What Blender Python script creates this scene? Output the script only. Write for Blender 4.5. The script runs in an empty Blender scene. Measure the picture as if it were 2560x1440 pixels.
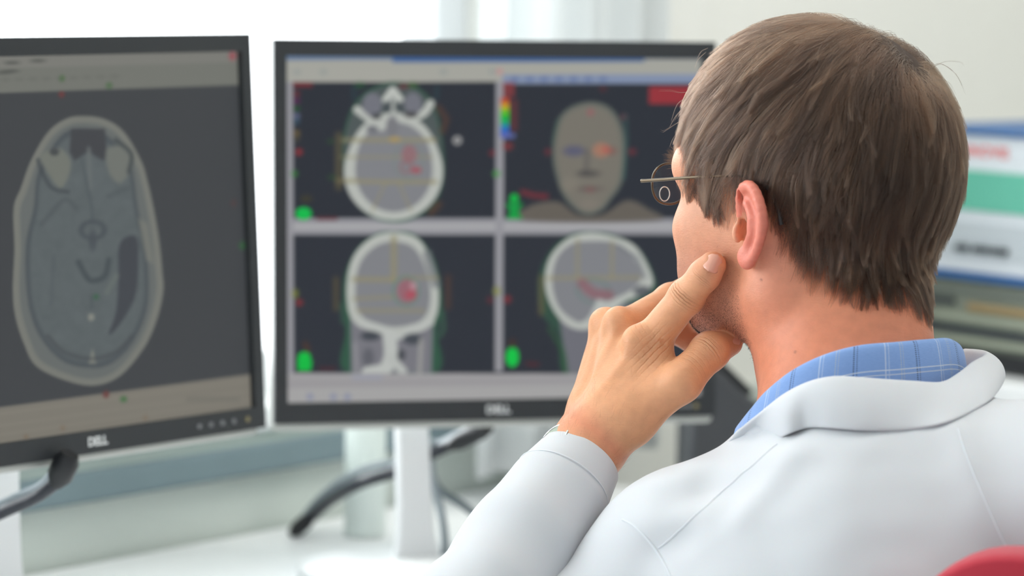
import bpy, math, random
import numpy as np
from mathutils import Vector, Matrix

# ------------------------------------------------------------------ camera
D = bpy.data
SC = bpy.context.scene
COL = SC.collection
FPX = 8400.0                      # focal length in pixels of the 2560 px frame
PITCH, ROLL = 0.101, -0.015
EYE = np.array([0.0, 0.0, 1.30])

def rot(ax, a):
    c, s = math.cos(a), math.sin(a)
    return np.array({'x': [[1, 0, 0], [0, c, -s], [0, s, c]], 'y': [[c, 0, s], [0, 1, 0], [-s, 0, c]],
                     'z': [[c, -s, 0], [s, c, 0], [0, 0, 1]]}[ax], float)

W2C = rot('y', -ROLL) @ rot('x', PITCH)      # world -> (right, forward, up)

def at(px, py, d):
    """the place d metres away along the view axis that the camera sees at (px, py)"""
    v = np.array([(px - 1280) / FPX * d, d, -(py - 720) / FPX * d])
    return EYE + W2C.T @ v

def project(P):
    v = (np.asarray(P) - EYE) @ W2C.T
    return 1280 + FPX * v[..., 0] / v[..., 1], 720 - FPX * v[..., 2] / v[..., 1]

cam_data = D.cameras.new('camera')
cam = D.objects.new('camera', cam_data)
COL.objects.link(cam)
SC.camera = cam
cam_data.sensor_width = 36.0
cam_data.lens = FPX / 2560 * 36.0
cam_data.clip_start = 0.05
R = np.stack([W2C[0], W2C[2], -W2C[1]], axis=1)   # columns: right, up, back
M = np.eye(4); M[:3, :3] = R; M[:3, 3] = EYE
cam.matrix_world = Matrix(M.tolist())
cam_data.dof.use_dof = True
cam_data.dof.focus_distance = 2.385
cam_data.dof.aperture_fstop = cam_data.lens / 30.0
cam_data.dof.aperture_blades = 0

# ------------------------------------------------------------------ light
SC.view_settings.view_transform = 'Standard'
SC.view_settings.look = 'None'
SC.view_settings.exposure = 0.0
SC.view_settings.gamma = 1.0
SC.view_settings.use_curve_mapping = False
SC.cycles.max_bounces = 8
SC.cycles.transparent_max_bounces = 16

world = D.worlds.new('world')
SC.world = world
world.use_nodes = True
wn = world.node_tree
wn.nodes.clear()
w_out = wn.nodes.new('ShaderNodeOutputWorld')
w_bg = wn.nodes.new('ShaderNodeBackground')
w_tc = wn.nodes.new('ShaderNodeTexCoord')
w_dot = wn.nodes.new('ShaderNodeVectorMath'); w_dot.operation = 'DOT_PRODUCT'
w_dot.inputs[1].default_value = (-0.71, 0.56, 0.42)      # out through the window
w_map = wn.nodes.new('ShaderNodeMapRange')
w_map.interpolation_type = 'SMOOTHSTEP'
w_map.inputs['From Min'].default_value = 0.25
w_map.inputs['From Max'].default_value = 0.95
w_map.inputs['To Min'].default_value = 0.62
w_map.inputs['To Max'].default_value = 9.0
w_bg.inputs['Color'].default_value = (0.93, 0.975, 1.0, 1)
wn.links.new(w_tc.outputs['Generated'], w_dot.inputs[0])
wn.links.new(w_dot.outputs['Value'], w_map.inputs['Value'])
wn.links.new(w_map.outputs['Result'], w_bg.inputs['Strength'])
wn.links.new(w_bg.outputs[0], w_out.inputs['Surface'])

def area_light(name, loc, target, size, energy, color):
    l = D.lights.new(name, 'AREA')
    l.shape = 'RECTANGLE'; l.size, l.size_y = size
    l.energy = energy; l.color = color
    o = D.objects.new(name, l); COL.objects.link(o)
    o.location = loc
    o.rotation_euler = (Vector(target) - Vector(loc)).to_track_quat('-Z', 'Y').to_euler()
    return o

sun = D.lights.new('sun', 'SUN'); sun.energy = 3.2; sun.angle = math.radians(4); sun.color = (0.97, 0.99, 1.0)
sun_o = D.objects.new('sun', sun); COL.objects.link(sun_o)
sun_o.location = (-4, 6, 6)
sun_o.rotation_euler = Vector((0.33, -0.36, -0.87)).to_track_quat('-Z', 'Y').to_euler()

# added fill lights: one brightens the wall, one fills from behind the camera
area_light('wall_fill_light', (0.65, 2.65, 2.7), (0.25, 4.0, 0.9), (2.0, 0.6), 41, (1.0, 0.98, 0.93))
area_light('room_fill_light', (1.3, -0.4, 2.6), (0.3, 2.4, 1.1), (1.4, 0.9), 6, (1.0, 0.93, 0.86))

# ------------------------------------------------------------------ helpers
def tag(o, label=None, cat=None, group=None, kind=None):
    for k, v in (('label', label), ('category', cat), ('group', group), ('kind', kind)):
        if v: o[k] = v
    return o

def empty(name, loc, label, cat, group=None):
    o = D.objects.new(name, None); COL.objects.link(o)
    o.location = tuple(loc); o.empty_display_size = 0.05
    return tag(o, label, cat, group)

def make(name, V, F, mat, parent=None, smooth=True):
    """a mesh object in world coordinates"""
    me = D.meshes.new(name)
    V = np.asarray(V, dtype=np.float32)
    if isinstance(F, np.ndarray) and F.ndim == 2:
        n, k = F.shape
        me.vertices.add(len(V)); me.vertices.foreach_set('co', V.ravel())
        me.loops.add(n * k); me.loops.foreach_set('vertex_index', F.astype(np.int32).ravel())
        me.polygons.add(n); me.polygons.foreach_set('loop_start', np.arange(0, n * k, k, dtype=np.int32))
        me.update(calc_edges=True)
    else:
        me.from_pydata([tuple(v) for v in V.tolist()], [], [tuple(int(i) for i in f) for f in F])
        me.update()
    if smooth:
        me.polygons.foreach_set('use_smooth', np.ones(len(me.polygons), dtype=bool))
    me.validate()
    if mat: me.materials.append(mat)
    o = D.objects.new(name, me); COL.objects.link(o)
    if parent is not None:
        o.parent = parent
        pm = np.eye(4)
        q = parent
        while q is not None:
            pm = np.array(q.matrix_basis) @ pm
            q = q.parent
        o.matrix_parent_inverse = Matrix(np.linalg.inv(pm).tolist())
    return o

class MB:
    """collects primitives into one mesh"""
    def __init__(s): s.v, s.f = [], []
    def add(s, V, F):
        n = len(s.v)
        s.v += [tuple(map(float, p)) for p in V]; s.f += [tuple(int(i) + n for i in f) for f in F]
        return s
    def build(s, name, mat, parent=None, smooth=True, bevel=0, seg=2, auto=35):
        o = make(name, np.array(s.v), s.f, mat, parent, smooth)
        if bevel:
            m = o.modifiers.new('bevel', 'BEVEL'); m.width = bevel; m.segments = seg; m.limit_method = 'ANGLE'
            m.angle_limit = math.radians(30); m.harden_normals = False
        if smooth and auto:
            for p in o.data.polygons: p.use_smooth = True
            o.data.set_sharp_from_angle(angle=math.radians(auto))
        return o
    def box(s, c, size, Mx=None, taper=None):
        sx, sy, sz = [q / 2 for q in size]
        P = []
        for z in (-1, 1):
            k = (taper or (1, 1)) if z > 0 else (1, 1)
            P += [(-sx * k[0], -sy * k[1], z * sz), (sx * k[0], -sy * k[1], z * sz), (sx * k[0], sy * k[1], z * sz), (-sx * k[0], sy * k[1], z * sz)]
        P = np.array(P)
        if Mx is not None: P = P @ np.asarray(Mx).T
        P = P + np.asarray(c)
        return s.add(P, [(3, 2, 1, 0), (4, 5, 6, 7), (0, 1, 5, 4), (1, 2, 6, 5), (2, 3, 7, 6), (3, 0, 4, 7)])
    def prism(s, pts, d, Mx=None, c=(0, 0, 0)):
        """outline pts in the local x-z plane, extruded from y=0 to y=d"""
        n = len(pts)
        P = np.array([(x, 0, z) for x, z in pts] + [(x, d, z) for x, z in pts], float)
        if Mx is not None: P = P @ np.asarray(Mx).T
        P = P + np.asarray(c)
        F = [tuple(range(n)), tuple(range(2 * n - 1, n - 1, -1))] + [(i, i + n, (i + 1) % n + n, (i + 1) % n) for i in range(n)]
        return s.add(P, F)
    def tube(s, pts, r, n=10, caps=True, flat=None):
        pts = np.array(pts, float); m = len(pts)
        r = np.broadcast_to(np.asarray(r, float), (m,))
        T = np.gradient(pts, axis=0); T /= np.linalg.norm(T, axis=1)[:, None] + 1e-12
        up = np.array([0, 0, 1.0]) if abs(T[0, 2]) < .9 else np.array([1.0, 0, 0])
        V = []
        N = np.cross(T[0], up); N /= np.linalg.norm(N)
        for i in range(m):
            N = N - T[i] * (N @ T[i]); N /= np.linalg.norm(N)
            B = np.cross(T[i], N)
            for k in range(n):
                a = 2 * math.pi * k / n
                V.append(pts[i] + r[i] * (math.cos(a) * N + math.sin(a) * B * (flat or 1)))
        F = [(i * n + k, i * n + (k + 1) % n, (i + 1) * n + (k + 1) % n, (i + 1) * n + k) for i in range(m - 1) for k in range(n)]
        if caps:
            F += [tuple(range(n - 1, -1, -1)), tuple((m - 1) * n + k for k in range(n))]
        return s.add(V, F)
    def lathe(s, prof, n=32, Mx=None, c=(0, 0, 0)):
        """prof: list of (radius, z)"""
        V = []
        for r, z in prof:
            for k in range(n):
                a = 2 * math.pi * k / n; V.append((r * math.cos(a), r * math.sin(a), z))
        V = np.array(V)
        if Mx is not None: V = V @ np.asarray(Mx).T
        V = V + np.asarray(c)
        m = len(prof)
        F = [(i * n + k, i * n + (k + 1) % n, (i + 1) * n + (k + 1) % n, (i + 1) * n + k) for i in range(m - 1) for k in range(n)]
        F += [tuple(range(n - 1, -1, -1)), tuple((m - 1) * n + k for k in range(n))]
        return s.add(V, F)

def spline(pts, n):
    """Catmull-Rom through pts (k x m)"""
    P = np.array(pts, float)
    P = np.vstack([2 * P[0] - P[1], P, 2 * P[-1] - P[-2]])
    out = []
    segs = len(P) - 3
    for q in np.linspace(0, segs - 1e-9, n):
        i = int(q); t = q - i
        a, b, c, d = P[i:i + 4]
        out.append(.5 * (2 * b + (c - a) * t + (2 * a - 5 * b + 4 * c - d) * t * t + (3 * b - a - 3 * c + d) * t ** 3))
    return np.array(out)

def lin(c):
    c = np.asarray(c, float) / 255
    return np.where(c <= .04045, c / 12.92, ((c + .055) / 1.055) ** 2.4)

def rgb(*c): return tuple(lin(c)) + (1.0,)

def mat(name, col=(200, 200, 200), rough=.5, metal=0, spec=.5, bump=None, var=None, trans=0, ior=1.45, sss=0, emit=None, coat=0, sheen=0, alpha=None):
    m = D.materials.new(name); m.use_nodes = True
    nt = m.node_tree; b = nt.nodes['Principled BSDF']
    b.inputs['Base Color'].default_value = rgb(*col)
    b.inputs['Roughness'].default_value = rough
    b.inputs['Metallic'].default_value = metal
    b.inputs['Specular IOR Level'].default_value = spec
    b.inputs['Transmission Weight'].default_value = trans
    b.inputs['IOR'].default_value = ior
    b.inputs['Coat Weight'].default_value = coat
    b.inputs['Sheen Weight'].default_value = sheen
    if emit:
        b.inputs['Emission Color'].default_value = rgb(*emit[0]); b.inputs['Emission Strength'].default_value = emit[1]
    tc = nt.nodes.new('ShaderNodeTexCoord')
    n = nt.nodes.new('ShaderNodeTexNoise')
    nt.links.new(tc.outputs['Object'], n.inputs['Vector'])
    n.inputs['Scale'].default_value = (bump or (60, 0))[0]
    n.inputs['Detail'].default_value = 4
    if bump:
        bp = nt.nodes.new('ShaderNodeBump'); bp.inputs['Strength'].default_value = bump[1]; bp.inputs['Distance'].default_value = bump[2] if len(bump) > 2 else .001
        nt.links.new(n.outputs['Fac'], bp.inputs['Height']); nt.links.new(bp.outputs[0], b.inputs['Normal'])
    v = var if var is not None else .04
    n2 = nt.nodes.new('ShaderNodeTexNoise'); n2.inputs['Scale'].default_value = 9
    nt.links.new(tc.outputs['Object'], n2.inputs['Vector'])
    mx = nt.nodes.new('ShaderNodeMix'); mx.data_type = 'RGBA'
    mx.inputs[6].default_value = rgb(*[max(0, c * (1 - v)) for c in col]); mx.inputs[7].default_value = rgb(*[min(255, c * (1 + v)) for c in col])
    nt.links.new(n2.outputs['Fac'], mx.inputs[0]); nt.links.new(mx.outputs[2], b.inputs['Base Color'])
    return m

def thin_glass(name, refl=.06):
    m = D.materials.new(name); m.use_nodes = True
    nt = m.node_tree; nt.nodes.clear()
    o = nt.nodes.new('ShaderNodeOutputMaterial'); mx = nt.nodes.new('ShaderNodeMixShader')
    t = nt.nodes.new('ShaderNodeBsdfTransparent'); g = nt.nodes.new('ShaderNodeBsdfGlossy'); g.inputs['Roughness'].default_value = .02
    lw = nt.nodes.new('ShaderNodeLayerWeight'); p = nt.nodes.new('ShaderNodeMath'); p.operation = 'POWER'; p.inputs[1].default_value = 5
    f = nt.nodes.new('ShaderNodeMath'); f.operation = 'MULTIPLY_ADD'; f.inputs[1].default_value = refl * 6; f.inputs[2].default_value = refl
    nt.links.new(lw.outputs['Facing'], p.inputs[0]); nt.links.new(p.outputs[0], f.inputs[0])
    nt.links.new(f.outputs[0], mx.inputs[0]); nt.links.new(t.outputs[0], mx.inputs[1]); nt.links.new(g.outputs[0], mx.inputs[2]); nt.links.new(mx.outputs[0], o.inputs['Surface'])
    return m

# ------------------------------------------------------------------ signed-distance modelling
F32 = np.float32
def sd_ell(P, c, r, Mx=None):
    q = P - np.asarray(c, F32)
    if Mx is not None: q = q @ np.asarray(Mx, F32)
    r = np.asarray(r, F32)
    k0 = np.sqrt(((q / r) ** 2).sum(-1)); k1 = np.sqrt(((q / (r * r)) ** 2).sum(-1)) + 1e-9
    return k0 * (k0 - 1) / k1

def sd_cone(P, a, b, ra, rb):
    a = np.asarray(a, F32); b = np.asarray(b, F32)
    ba = b - a; pa = P - a
    h = np.clip((pa @ ba) / max(float(ba @ ba), 1e-12), 0, 1)
    # smooth radius profile along the segment
    return np.sqrt(((pa - h[:, None] * ba) ** 2).sum(-1)) - (ra + (rb - ra) * h)

def sd_tri(P, a, b, c):
    a, b, c = [np.asarray(x, F32) for x in (a, b, c)]
    ba, cb, ac = b - a, c - b, a - c
    nor = np.cross(ba, ac)
    pa, pb, pc = P - a, P - b, P - c
    s = np.sign(pa @ np.cross(ba, nor)) + np.sign(pb @ np.cross(cb, nor)) + np.sign(pc @ np.cross(ac, nor))
    def e(p, d):
        t = np.clip(p @ d / (d @ d), 0, 1); return ((p - t[:, None] * d) ** 2).sum(-1)
    edge = np.minimum(np.minimum(e(pa, ba), e(pb, cb)), e(pc, ac))
    face = (pa @ nor) ** 2 / (nor @ nor)
    return np.sqrt(np.where(s < 2, edge, face))

def smin(a, b, k):
    if k <= 0: return np.minimum(a, b)
    h = np.clip(.5 + .5 * (b - a) / k, 0, 1)
    return b + (a - b) * h - k * h * (1 - h)

def smax(a, b, k): return -smin(-a, -b, k)

def bump_at(P, c, r):
    return np.exp(-((P - np.asarray(c, F32)) ** 2).sum(-1) / (r * r))

def seg_dist(P, pts):
    d = None
    for a, b in zip(pts[:-1], pts[1:]):
        e = sd_cone(P, a, b, 0, 0)
        d = e if d is None else np.minimum(d, e)
    return d

def surface(f, lo, hi, h, blk=8, slack=1.6, newton=2):
    """naive surface nets over the blocks of a grid that the surface passes through"""
    lo = np.asarray(lo, float); hi = np.asarray(hi, float)
    nb = np.ceil((hi - lo) / (h * blk)).astype(int)
    N = nb * blk + 2
    bi = np.stack(np.meshgrid(*[np.arange(k) for k in nb], indexing='ij'), -1).reshape(-1, 3)
    cen = (lo + (bi + .5) * blk * h).astype(F32)
    dc = np.concatenate([f(cen[i:i + 200000]) for i in range(0, len(cen), 200000)])
    bi = bi[np.abs(dc) < blk * h * .87 * slack]
    g = np.stack(np.meshgrid(*[np.arange(blk + 1)] * 3, indexing='ij'), -1).reshape(-1, 3)
    cid, cpos, quads = [], [], []
    key = lambda I: (I[..., 0].astype(np.int64) * N[1] + I[..., 1]) * N[2] + I[..., 2]
    ck = 600
    pend = []
    B = blk + 1
    for s in range(0, len(bi), ck):
        b = bi[s:s + ck]
        I = b[:, None, :] * blk + g[None]
        P = (lo + I * h).astype(F32)
        v = f(P.reshape(-1, 3)).reshape(len(b), B, B, B)
        neg = v < 0
        cnt = np.zeros((len(b), blk, blk, blk), np.int8)
        for dx in (0, 1):
            for dy in (0, 1):
                for dz in (0, 1):
                    cnt += neg[:, dx:dx + blk, dy:dy + blk, dz:dz + blk]
        q = np.argwhere((cnt > 0) & (cnt < 8))
        if not len(q): continue
        n0, xyz = q[:, 0], q[:, 1:]
        acc = np.zeros((len(q), 3)); w = np.zeros(len(q))
        cs = [np.array(c) for c in ((0, 0, 0), (0, 0, 1), (0, 1, 0), (0, 1, 1), (1, 0, 0), (1, 0, 1), (1, 1, 0), (1, 1, 1))]
        for i in range(8):
            for ax in range(3):
                if cs[i][ax]: continue
                a = cs[i]; e = a.copy(); e[ax] = 1
                va = v[n0, xyz[:, 0] + a[0], xyz[:, 1] + a[1], xyz[:, 2] + a[2]]
                ve = v[n0, xyz[:, 0] + e[0], xyz[:, 1] + e[1], xyz[:, 2] + e[2]]
                m = (va < 0) != (ve < 0)
                t = np.where(m, va / np.where(m, va - ve, 1), 0)
                p = a[None] + t[:, None] * (e - a)[None]
                acc += p * m[:, None]; w += m
        G = b[n0] * blk + xyz
        cid.append(key(G)); cpos.append(lo + (G + acc / w[:, None]) * h)
        for ax in range(3):
            sl = [slice(0, blk)] * 3; s2 = list(sl); s2[ax] = slice(1, blk + 1)
            A = neg[(slice(None),) + tuple(sl)]; E2 = neg[(slice(None),) + tuple(s2)]
            e = np.argwhere(A != E2)
            if not len(e): continue
            Gp = b[e[:, 0]] * blk + e[:, 1:]
            flip = A[e[:, 0], e[:, 1], e[:, 2], e[:, 3]]
            u = np.zeros(3, int); u[(ax + 1) % 3] = 1
            w2 = np.zeros(3, int); w2[(ax + 2) % 3] = 1
            qd = np.stack([key(Gp - u - w2), key(Gp - w2), key(Gp), key(Gp - u)], 1)
            qd[~flip] = qd[~flip][:, ::-1]
            pend.append(qd)
    cid = np.concatenate(cid); cpos = np.concatenate(cpos)
    o = np.argsort(cid); cid = cid[o]; cpos = cpos[o]
    Q = np.concatenate(pend)
    ix = np.clip(np.searchsorted(cid, Q), 0, len(cid) - 1)
    ok = (cid[ix] == Q).all(1)
    ix = ix[ok]
    V = cpos.astype(F32)
    for _ in range(newton):
        V, _n = snap(f, V, h * .5)
    return V, ix

def grad(f, V, e):
    G = np.empty_like(V)
    for a in range(3):
        d = np.zeros(3, F32); d[a] = e
        G[:, a] = (f(V + d) - f(V - d)) / (2 * e)
    return G

def snap(f, V, e, target=0.0):
    G = grad(f, V, e)
    n2 = (G ** 2).sum(1)
    st = ((f(V) - target) / np.maximum(n2, .2))[:, None] * G
    L = np.linalg.norm(st, axis=1)[:, None]
    st *= np.minimum(1, 2 * e / np.maximum(L, 1e-9)) if e < .01 else 1
    return (V - st).astype(F32), G / np.sqrt(np.maximum(n2, 1e-9))[:, None]

def relax(V, Q, it, lam=.5):
    """Laplacian smoothing of a quad mesh"""
    E = np.concatenate([Q[:, [0, 1]], Q[:, [1, 2]], Q[:, [2, 3]], Q[:, [3, 0]]])
    a = np.concatenate([E[:, 0], E[:, 1]]); b = np.concatenate([E[:, 1], E[:, 0]])
    n = len(V); w = np.bincount(a, minlength=n)[:, None].astype(F32)
    for _ in range(it):
        S = np.stack([np.bincount(a, V[b, k], n) for k in range(3)], 1)
        V = V + lam * (S / np.maximum(w, 1) - V)
    return V.astype(F32)

def vnoise(P, scale, seed=0):
    """smooth value noise in -1..1"""
    q = np.asarray(P, np.float64) * scale + seed * 17.31
    i = np.floor(q).astype(np.int64); t = q - i; t = t * t * (3 - 2 * t)
    def hsh(a):
        n = (a[:, 0] * 73856093) ^ (a[:, 1] * 19349663) ^ (a[:, 2] * 83492791) ^ (seed * 2654435)
        n = (n ^ (n >> 13)) * 1274126177 & 0x7fffffff
        return ((n ^ (n >> 16)) & 0xffff) / 32767.5 - 1
    r = 0
    for dx in (0, 1):
        for dy in (0, 1):
            for dz in (0, 1):
                w = (t[:, 0] if dx else 1 - t[:, 0]) * (t[:, 1] if dy else 1 - t[:, 1]) * (t[:, 2] if dz else 1 - t[:, 2])
                r = r + w * hsh(i + np.array([dx, dy, dz]))
    return r

def vcolor(o, name, C):
    me = o.data
    C = np.asarray(C, np.float32)
    if C.shape[1] == 3: C = np.hstack([C, np.ones((len(C), 1), np.float32)])
    a = me.color_attributes.new(name, 'FLOAT_COLOR', 'POINT')
    a.data.foreach_set('color', C.ravel())

# ------------------------------------------------------------------ the room
WA = np.array([0.618, 0.786, 0.0])            # along the window wall, to the right and away
WN = np.array([-0.786, 0.618, 0.0])           # out through the window
W0 = np.array([-0.208, 3.24, 0.0])
def wall_pt(s, n, z): return W0 + WA * s + WN * n + np.array([0, 0, z])
WM = np.stack([WA, WN, np.array([0, 0, 1.0])], 1)

m_wall = mat('wall_paint', (243, 243, 238), .85, bump=(140, .12, .0006), var=.01)
m_low = mat('lower_wall_paint', (206, 214, 208), .85, bump=(140, .12, .0006), var=.015)
m_floor = mat('linoleum_floor', (168, 176, 178), .45, var=.05)
m_white_pl = mat('white_lacquer', (238, 240, 242), .35, var=.01)
m_desk = mat('desk_laminate', (246, 248, 250), .38, var=.01, bump=(300, .05, .0003))
m_trunk = mat('grey_trunking', (118, 136, 142), .5, var=.03)
m_trunk2 = mat('grey_green_strip', (158, 171, 166), .5, var=.03)

def struct(o): o['kind'] = 'structure'; return o

struct(MB().box((0.2, 1.6, -.05), (9, 9, .1)).build('floor', m_floor))
struct(MB().box((0.6, 1.2, 2.80), (8, 8, .09)).build('ceiling', m_wall))
wl = MB()
T = .14
def wbox(mb, s0, s1, z0, z1, n0=0, n1=T):
    return mb.box(wall_pt((s0 + s1) / 2, (n0 + n1) / 2, (z0 + z1) / 2), (s1 - s0, n1 - n0, z1 - z0), WM)
S0, S1, SW = -3.2, 2.0, .33                    # wall ends, right jamb of the window
wbox(wl, S0, SW, .0, .84)
wbox(wl, S0, SW, 2.3, 2.75)
wbox(wl, SW, S1, .0, 2.75)
wbox(wl, S0 - .2, S0, .0, 2.75)
wl.build('wall_back', m_wall, smooth=False)['kind'] = 'structure'
struct(wbox(MB(), S0, SW + .62, .06, .80, -.006, -.001).build('trim_1', m_low, smooth=False))
struct(wbox(MB(), S0, S1, 0, .06, -.012, -.001).build('baseboard_back', m_trunk2, smooth=False))
# window: sill, frame, mullions
wf = MB()
for s in (S0, -2.0, -.83):
    wbox(wf, s, s + .05, .86, 2.3, .06, .11)
wbox(wf, SW - .05, SW, .86, 2.3, .06, .11)
wbox(wf, S0, SW, .86, .90, .06, .11); wbox(wf, S0, SW, 2.24, 2.3, .06, .11)
win = wf.build('window_1', m_white_pl, bevel=.003); struct(win)
m_glass = thin_glass('clear_glass', .05)
gl = wbox(MB(), S0 + .05, SW - .05, .90, 2.24, .083, .087).build('window_pane', m_glass, win)
sill = wbox(MB(), S0, SW + .02, .838, .862, -.024, .14).build('window_sill', m_white_pl, bevel=.004)
tag(sill, 'long white window sill board behind and below the left monitor', 'window sill')
tr = wbox(MB(), S0, SW + .05, .797, .826, -.022, -.001).build('cable_trunking', m_trunk, bevel=.003)
tag(tr, 'long blue grey cable duct running under the window sill', 'cable duct')
lid = wbox(MB(), S0, SW + .05, .8262, .8375, -.019, -.001).build('duct_lid', m_trunk2, tr)

# right-hand wall meets the window wall far right
cx = wall_pt(S1, 0, 0)
struct(MB().box(cx - WN * 2.2 + WA * .07 + np.array([0, 0, 1.375]), (.14, 4.4, 2.75), WM).build('wall_right', m_wall, smooth=False))
# shallow pilaster
struct(wbox(MB(), SW + .14, SW + .30, .0, 2.75, -.035, -.001).build('trim_2', m_wall, smooth=False))

# curtain: gathered cloth hanging at the window's right end
m_curt = mat('curtain_cloth', (240, 243, 244), .9, bump=(260, .1, .0005), var=.015, sheen=.2)
nt = m_curt.node_tree
tl = nt.nodes.new('ShaderNodeBsdfTranslucent'); tl.inputs['Color'].default_value = rgb(244, 246, 246)
mxs = nt.nodes.new('ShaderNodeMixShader'); mxs.inputs[0].default_value = .45
nt.links.new(nt.nodes['Principled BSDF'].outputs[0], mxs.inputs[1]); nt.links.new(tl.outputs[0], mxs.inputs[2])
nt.links.new(mxs.outputs[0], nt.nodes['Material Output'].inputs['Surface'])
def curtain():
    n, V, F = 260, [], []
    zs = np.linspace(.775, 2.5, 24)
    rnd = np.random.RandomState(3)
    ph = rnd.uniform(0, 6.28, 6)
    for z in zs:
        k = (z - .775) / 1.725
        for i in range(n):
            t = i / (n - 1)
            s = SW - .17 + t * .30 + .008 * math.sin(z * 2 + ph[3])
            d = -.092 + .018 * math.sin(t * 27 + ph[0] + .35 * math.sin(3 * z)) + .012 * math.sin(t * 58 + ph[1]) + .008 * math.sin(t * 13 + ph[2])
            V.append(wall_pt(s, d, z))
    m = len(zs)
    F = [(j * n + i, j * n + i + 1, (j + 1) * n + i + 1, (j + 1) * n + i) for j in range(m - 1) for i in range(n - 1)]
    o = make('curtain', V, F, m_curt)
    sol = o.modifiers.new('thickness', 'SOLIDIFY'); sol.thickness = .0015
    tag(o, 'pale blue white curtain hanging in vertical folds at the right end of the window', 'curtain')
    r = MB().tube([wall_pt(-.9, -.075, 2.52), wall_pt(SW + .4, -.075, 2.52)], .012, 12).build('curtain_rail', m_white_pl, o)
curtain()

# ------------------------------------------------------------------ the desk
ZD = .74
dk = empty('desk', wall_pt(-.4, -.4, 0), 'long white desk under the window carrying both monitors', 'desk')
wbox(MB(), -1.6, .40, ZD - .028, ZD, -.76, -.013).build('desk_top', m_desk, dk, bevel=.004)
for s in (-1.5, .32):
    for n in (-.70, -.09):
        wbox(MB(), s, s + .05, .0, ZD - .0285, n, n + .05).build('leg', m_white_pl, dk)

# ------------------------------------------------------------------ monitors
m_bez = mat('black_bezel_plastic', (50, 53, 56), .42, spec=.4, bump=(900, .1, .0002), var=.04)
m_silv = mat('silver_casing', (178, 180, 176), .38, metal=.25, var=.03)
m_blk = mat('black_plastic', (26, 28, 32), .4, var=.05)
m_cab = mat('black_cable_sheath', (34, 38, 48), .35, var=.05, coat=.2)
m_gcab = mat('grey_cable_sheath', (150, 160, 166), .5, var=.04)
m_logo = mat('brushed_logo_metal', (215, 218, 220), .3, metal=.3)
m_btn = mat('grey_button', (120, 122, 126), .4)
m_led = mat('amber_led', (128, 120, 92), .4, emit=((120, 110, 70), .12))

def screen_material(name):
    m = D.materials.new(name); m.use_nodes = True
    nt = m.node_tree; b = nt.nodes['Principled BSDF']
    at_ = nt.nodes.new('ShaderNodeVertexColor'); at_.layer_name = 'display'
    b.inputs['Base Color'].default_value = (.006, .006, .007, 1)
    b.inputs['Roughness'].default_value = .5
    b.inputs['Specular IOR Level'].default_value = .12
    nt.links.new(at_.outputs['Color'], b.inputs['Emission Color'])
    b.inputs['Emission Strength'].default_value = 1.0
    return m

class Paint:
    """draws soft-edged figures into an array of colours, in the display's own drawing units"""
    def __init__(s, X, Y, bg): s.X, s.Y = X, Y; s.C = np.tile(np.array(bg, float), (len(X), 1))
    def put(s, a, col):
        a = np.clip(a, 0, 1)[:, None]; s.C = s.C * (1 - a) + np.array(col, float) * a
    def rect(s, x0, y0, x1, y1, col, e=2, a=1):
        m = lambda d: np.clip(d / e + .5, 0, 1)
        s.put(m(s.X - x0) * m(x1 - s.X) * m(s.Y - y0) * m(y1 - s.Y) * a, col)
    def ell(s, cx, cy, rx, ry, col, e=3, a=1, rot_=0, hole=0):
        c, q = math.cos(rot_), math.sin(rot_)
        x, y = s.X - cx, s.Y - cy; x, y = x * c + y * q, -x * q + y * c
        k = np.sqrt((x / rx) ** 2 + (y / ry) ** 2); d = (1 - k) * min(rx, ry)
        m = np.clip(d / e + .5, 0, 1)
        if hole: m = m * np.clip((hole - d) / e + .5, 0, 1)
        s.put(m * a, col)
    def dist(s, pts):
        d = np.full(len(s.X), 1e9)
        for (x0, y0), (x1, y1) in zip(pts[:-1], pts[1:]):
            dx, dy = x1 - x0, y1 - y0
            t = np.clip(((s.X - x0) * dx + (s.Y - y0) * dy) / max(dx * dx + dy * dy, 1e-9), 0, 1)
            d = np.minimum(d, np.hypot(s.X - x0 - t * dx, s.Y - y0 - t * dy))
        return d
    def line(s, pts, w, col, e=3, a=1, curve=0):
        if curve: pts = [tuple(p) for p in spline(pts, curve)]
        s.put(np.clip((w / 2 - s.dist(pts)) / e + .5, 0, 1) * a, col)
    def poly(s, pts, col, e=3, a=1, curve=0):
        if curve:
            p = list(pts); p = p[-2:] + p + p[:3]
            q = spline(p, curve * len(p)); n = len(q)
            k = len(p) - 1
            q = q[int(2 / k * n):int((len(pts) + 2) / k * n)]
            pts = [tuple(z) for z in q]
        ins = np.zeros(len(s.X), bool)
        P = list(pts) + [pts[0]]
        for (x0, y0), (x1, y1) in zip(P[:-1], P[1:]):
            if y0 == y1: continue
            c = ((y0 > s.Y) != (y1 > s.Y)) & (s.X < (x1 - x0) * (s.Y - y0) / (y1 - y0) + x0)
            ins ^= c
        d = s.dist(P); d = np.where(ins, d, -d)
        s.put(np.clip(d / e + .5, 0, 1) * a, col)

WM_, HM_ = .376, .301
def display_grid(nx=300, ny=240):
    u, v = np.meshgrid(np.linspace(0, 1, nx), np.linspace(0, 1, ny))
    F = np.array([(j * nx + i, j * nx + i + 1, (j + 1) * nx + i + 1, (j + 1) * nx + i) for j in range(ny - 1) for i in range(nx - 1)])
    return u.ravel(), v.ravel(), F

def apply_h(H, x, y):
    A = []
    w = H[2, 0] * x + H[2, 1] * y + H[2, 2]
    return (H[0, 0] * x + H[0, 1] * y + H[0, 2]) / w, (H[1, 0] * x + H[1, 1] * y + H[1, 2]) / w

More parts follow.
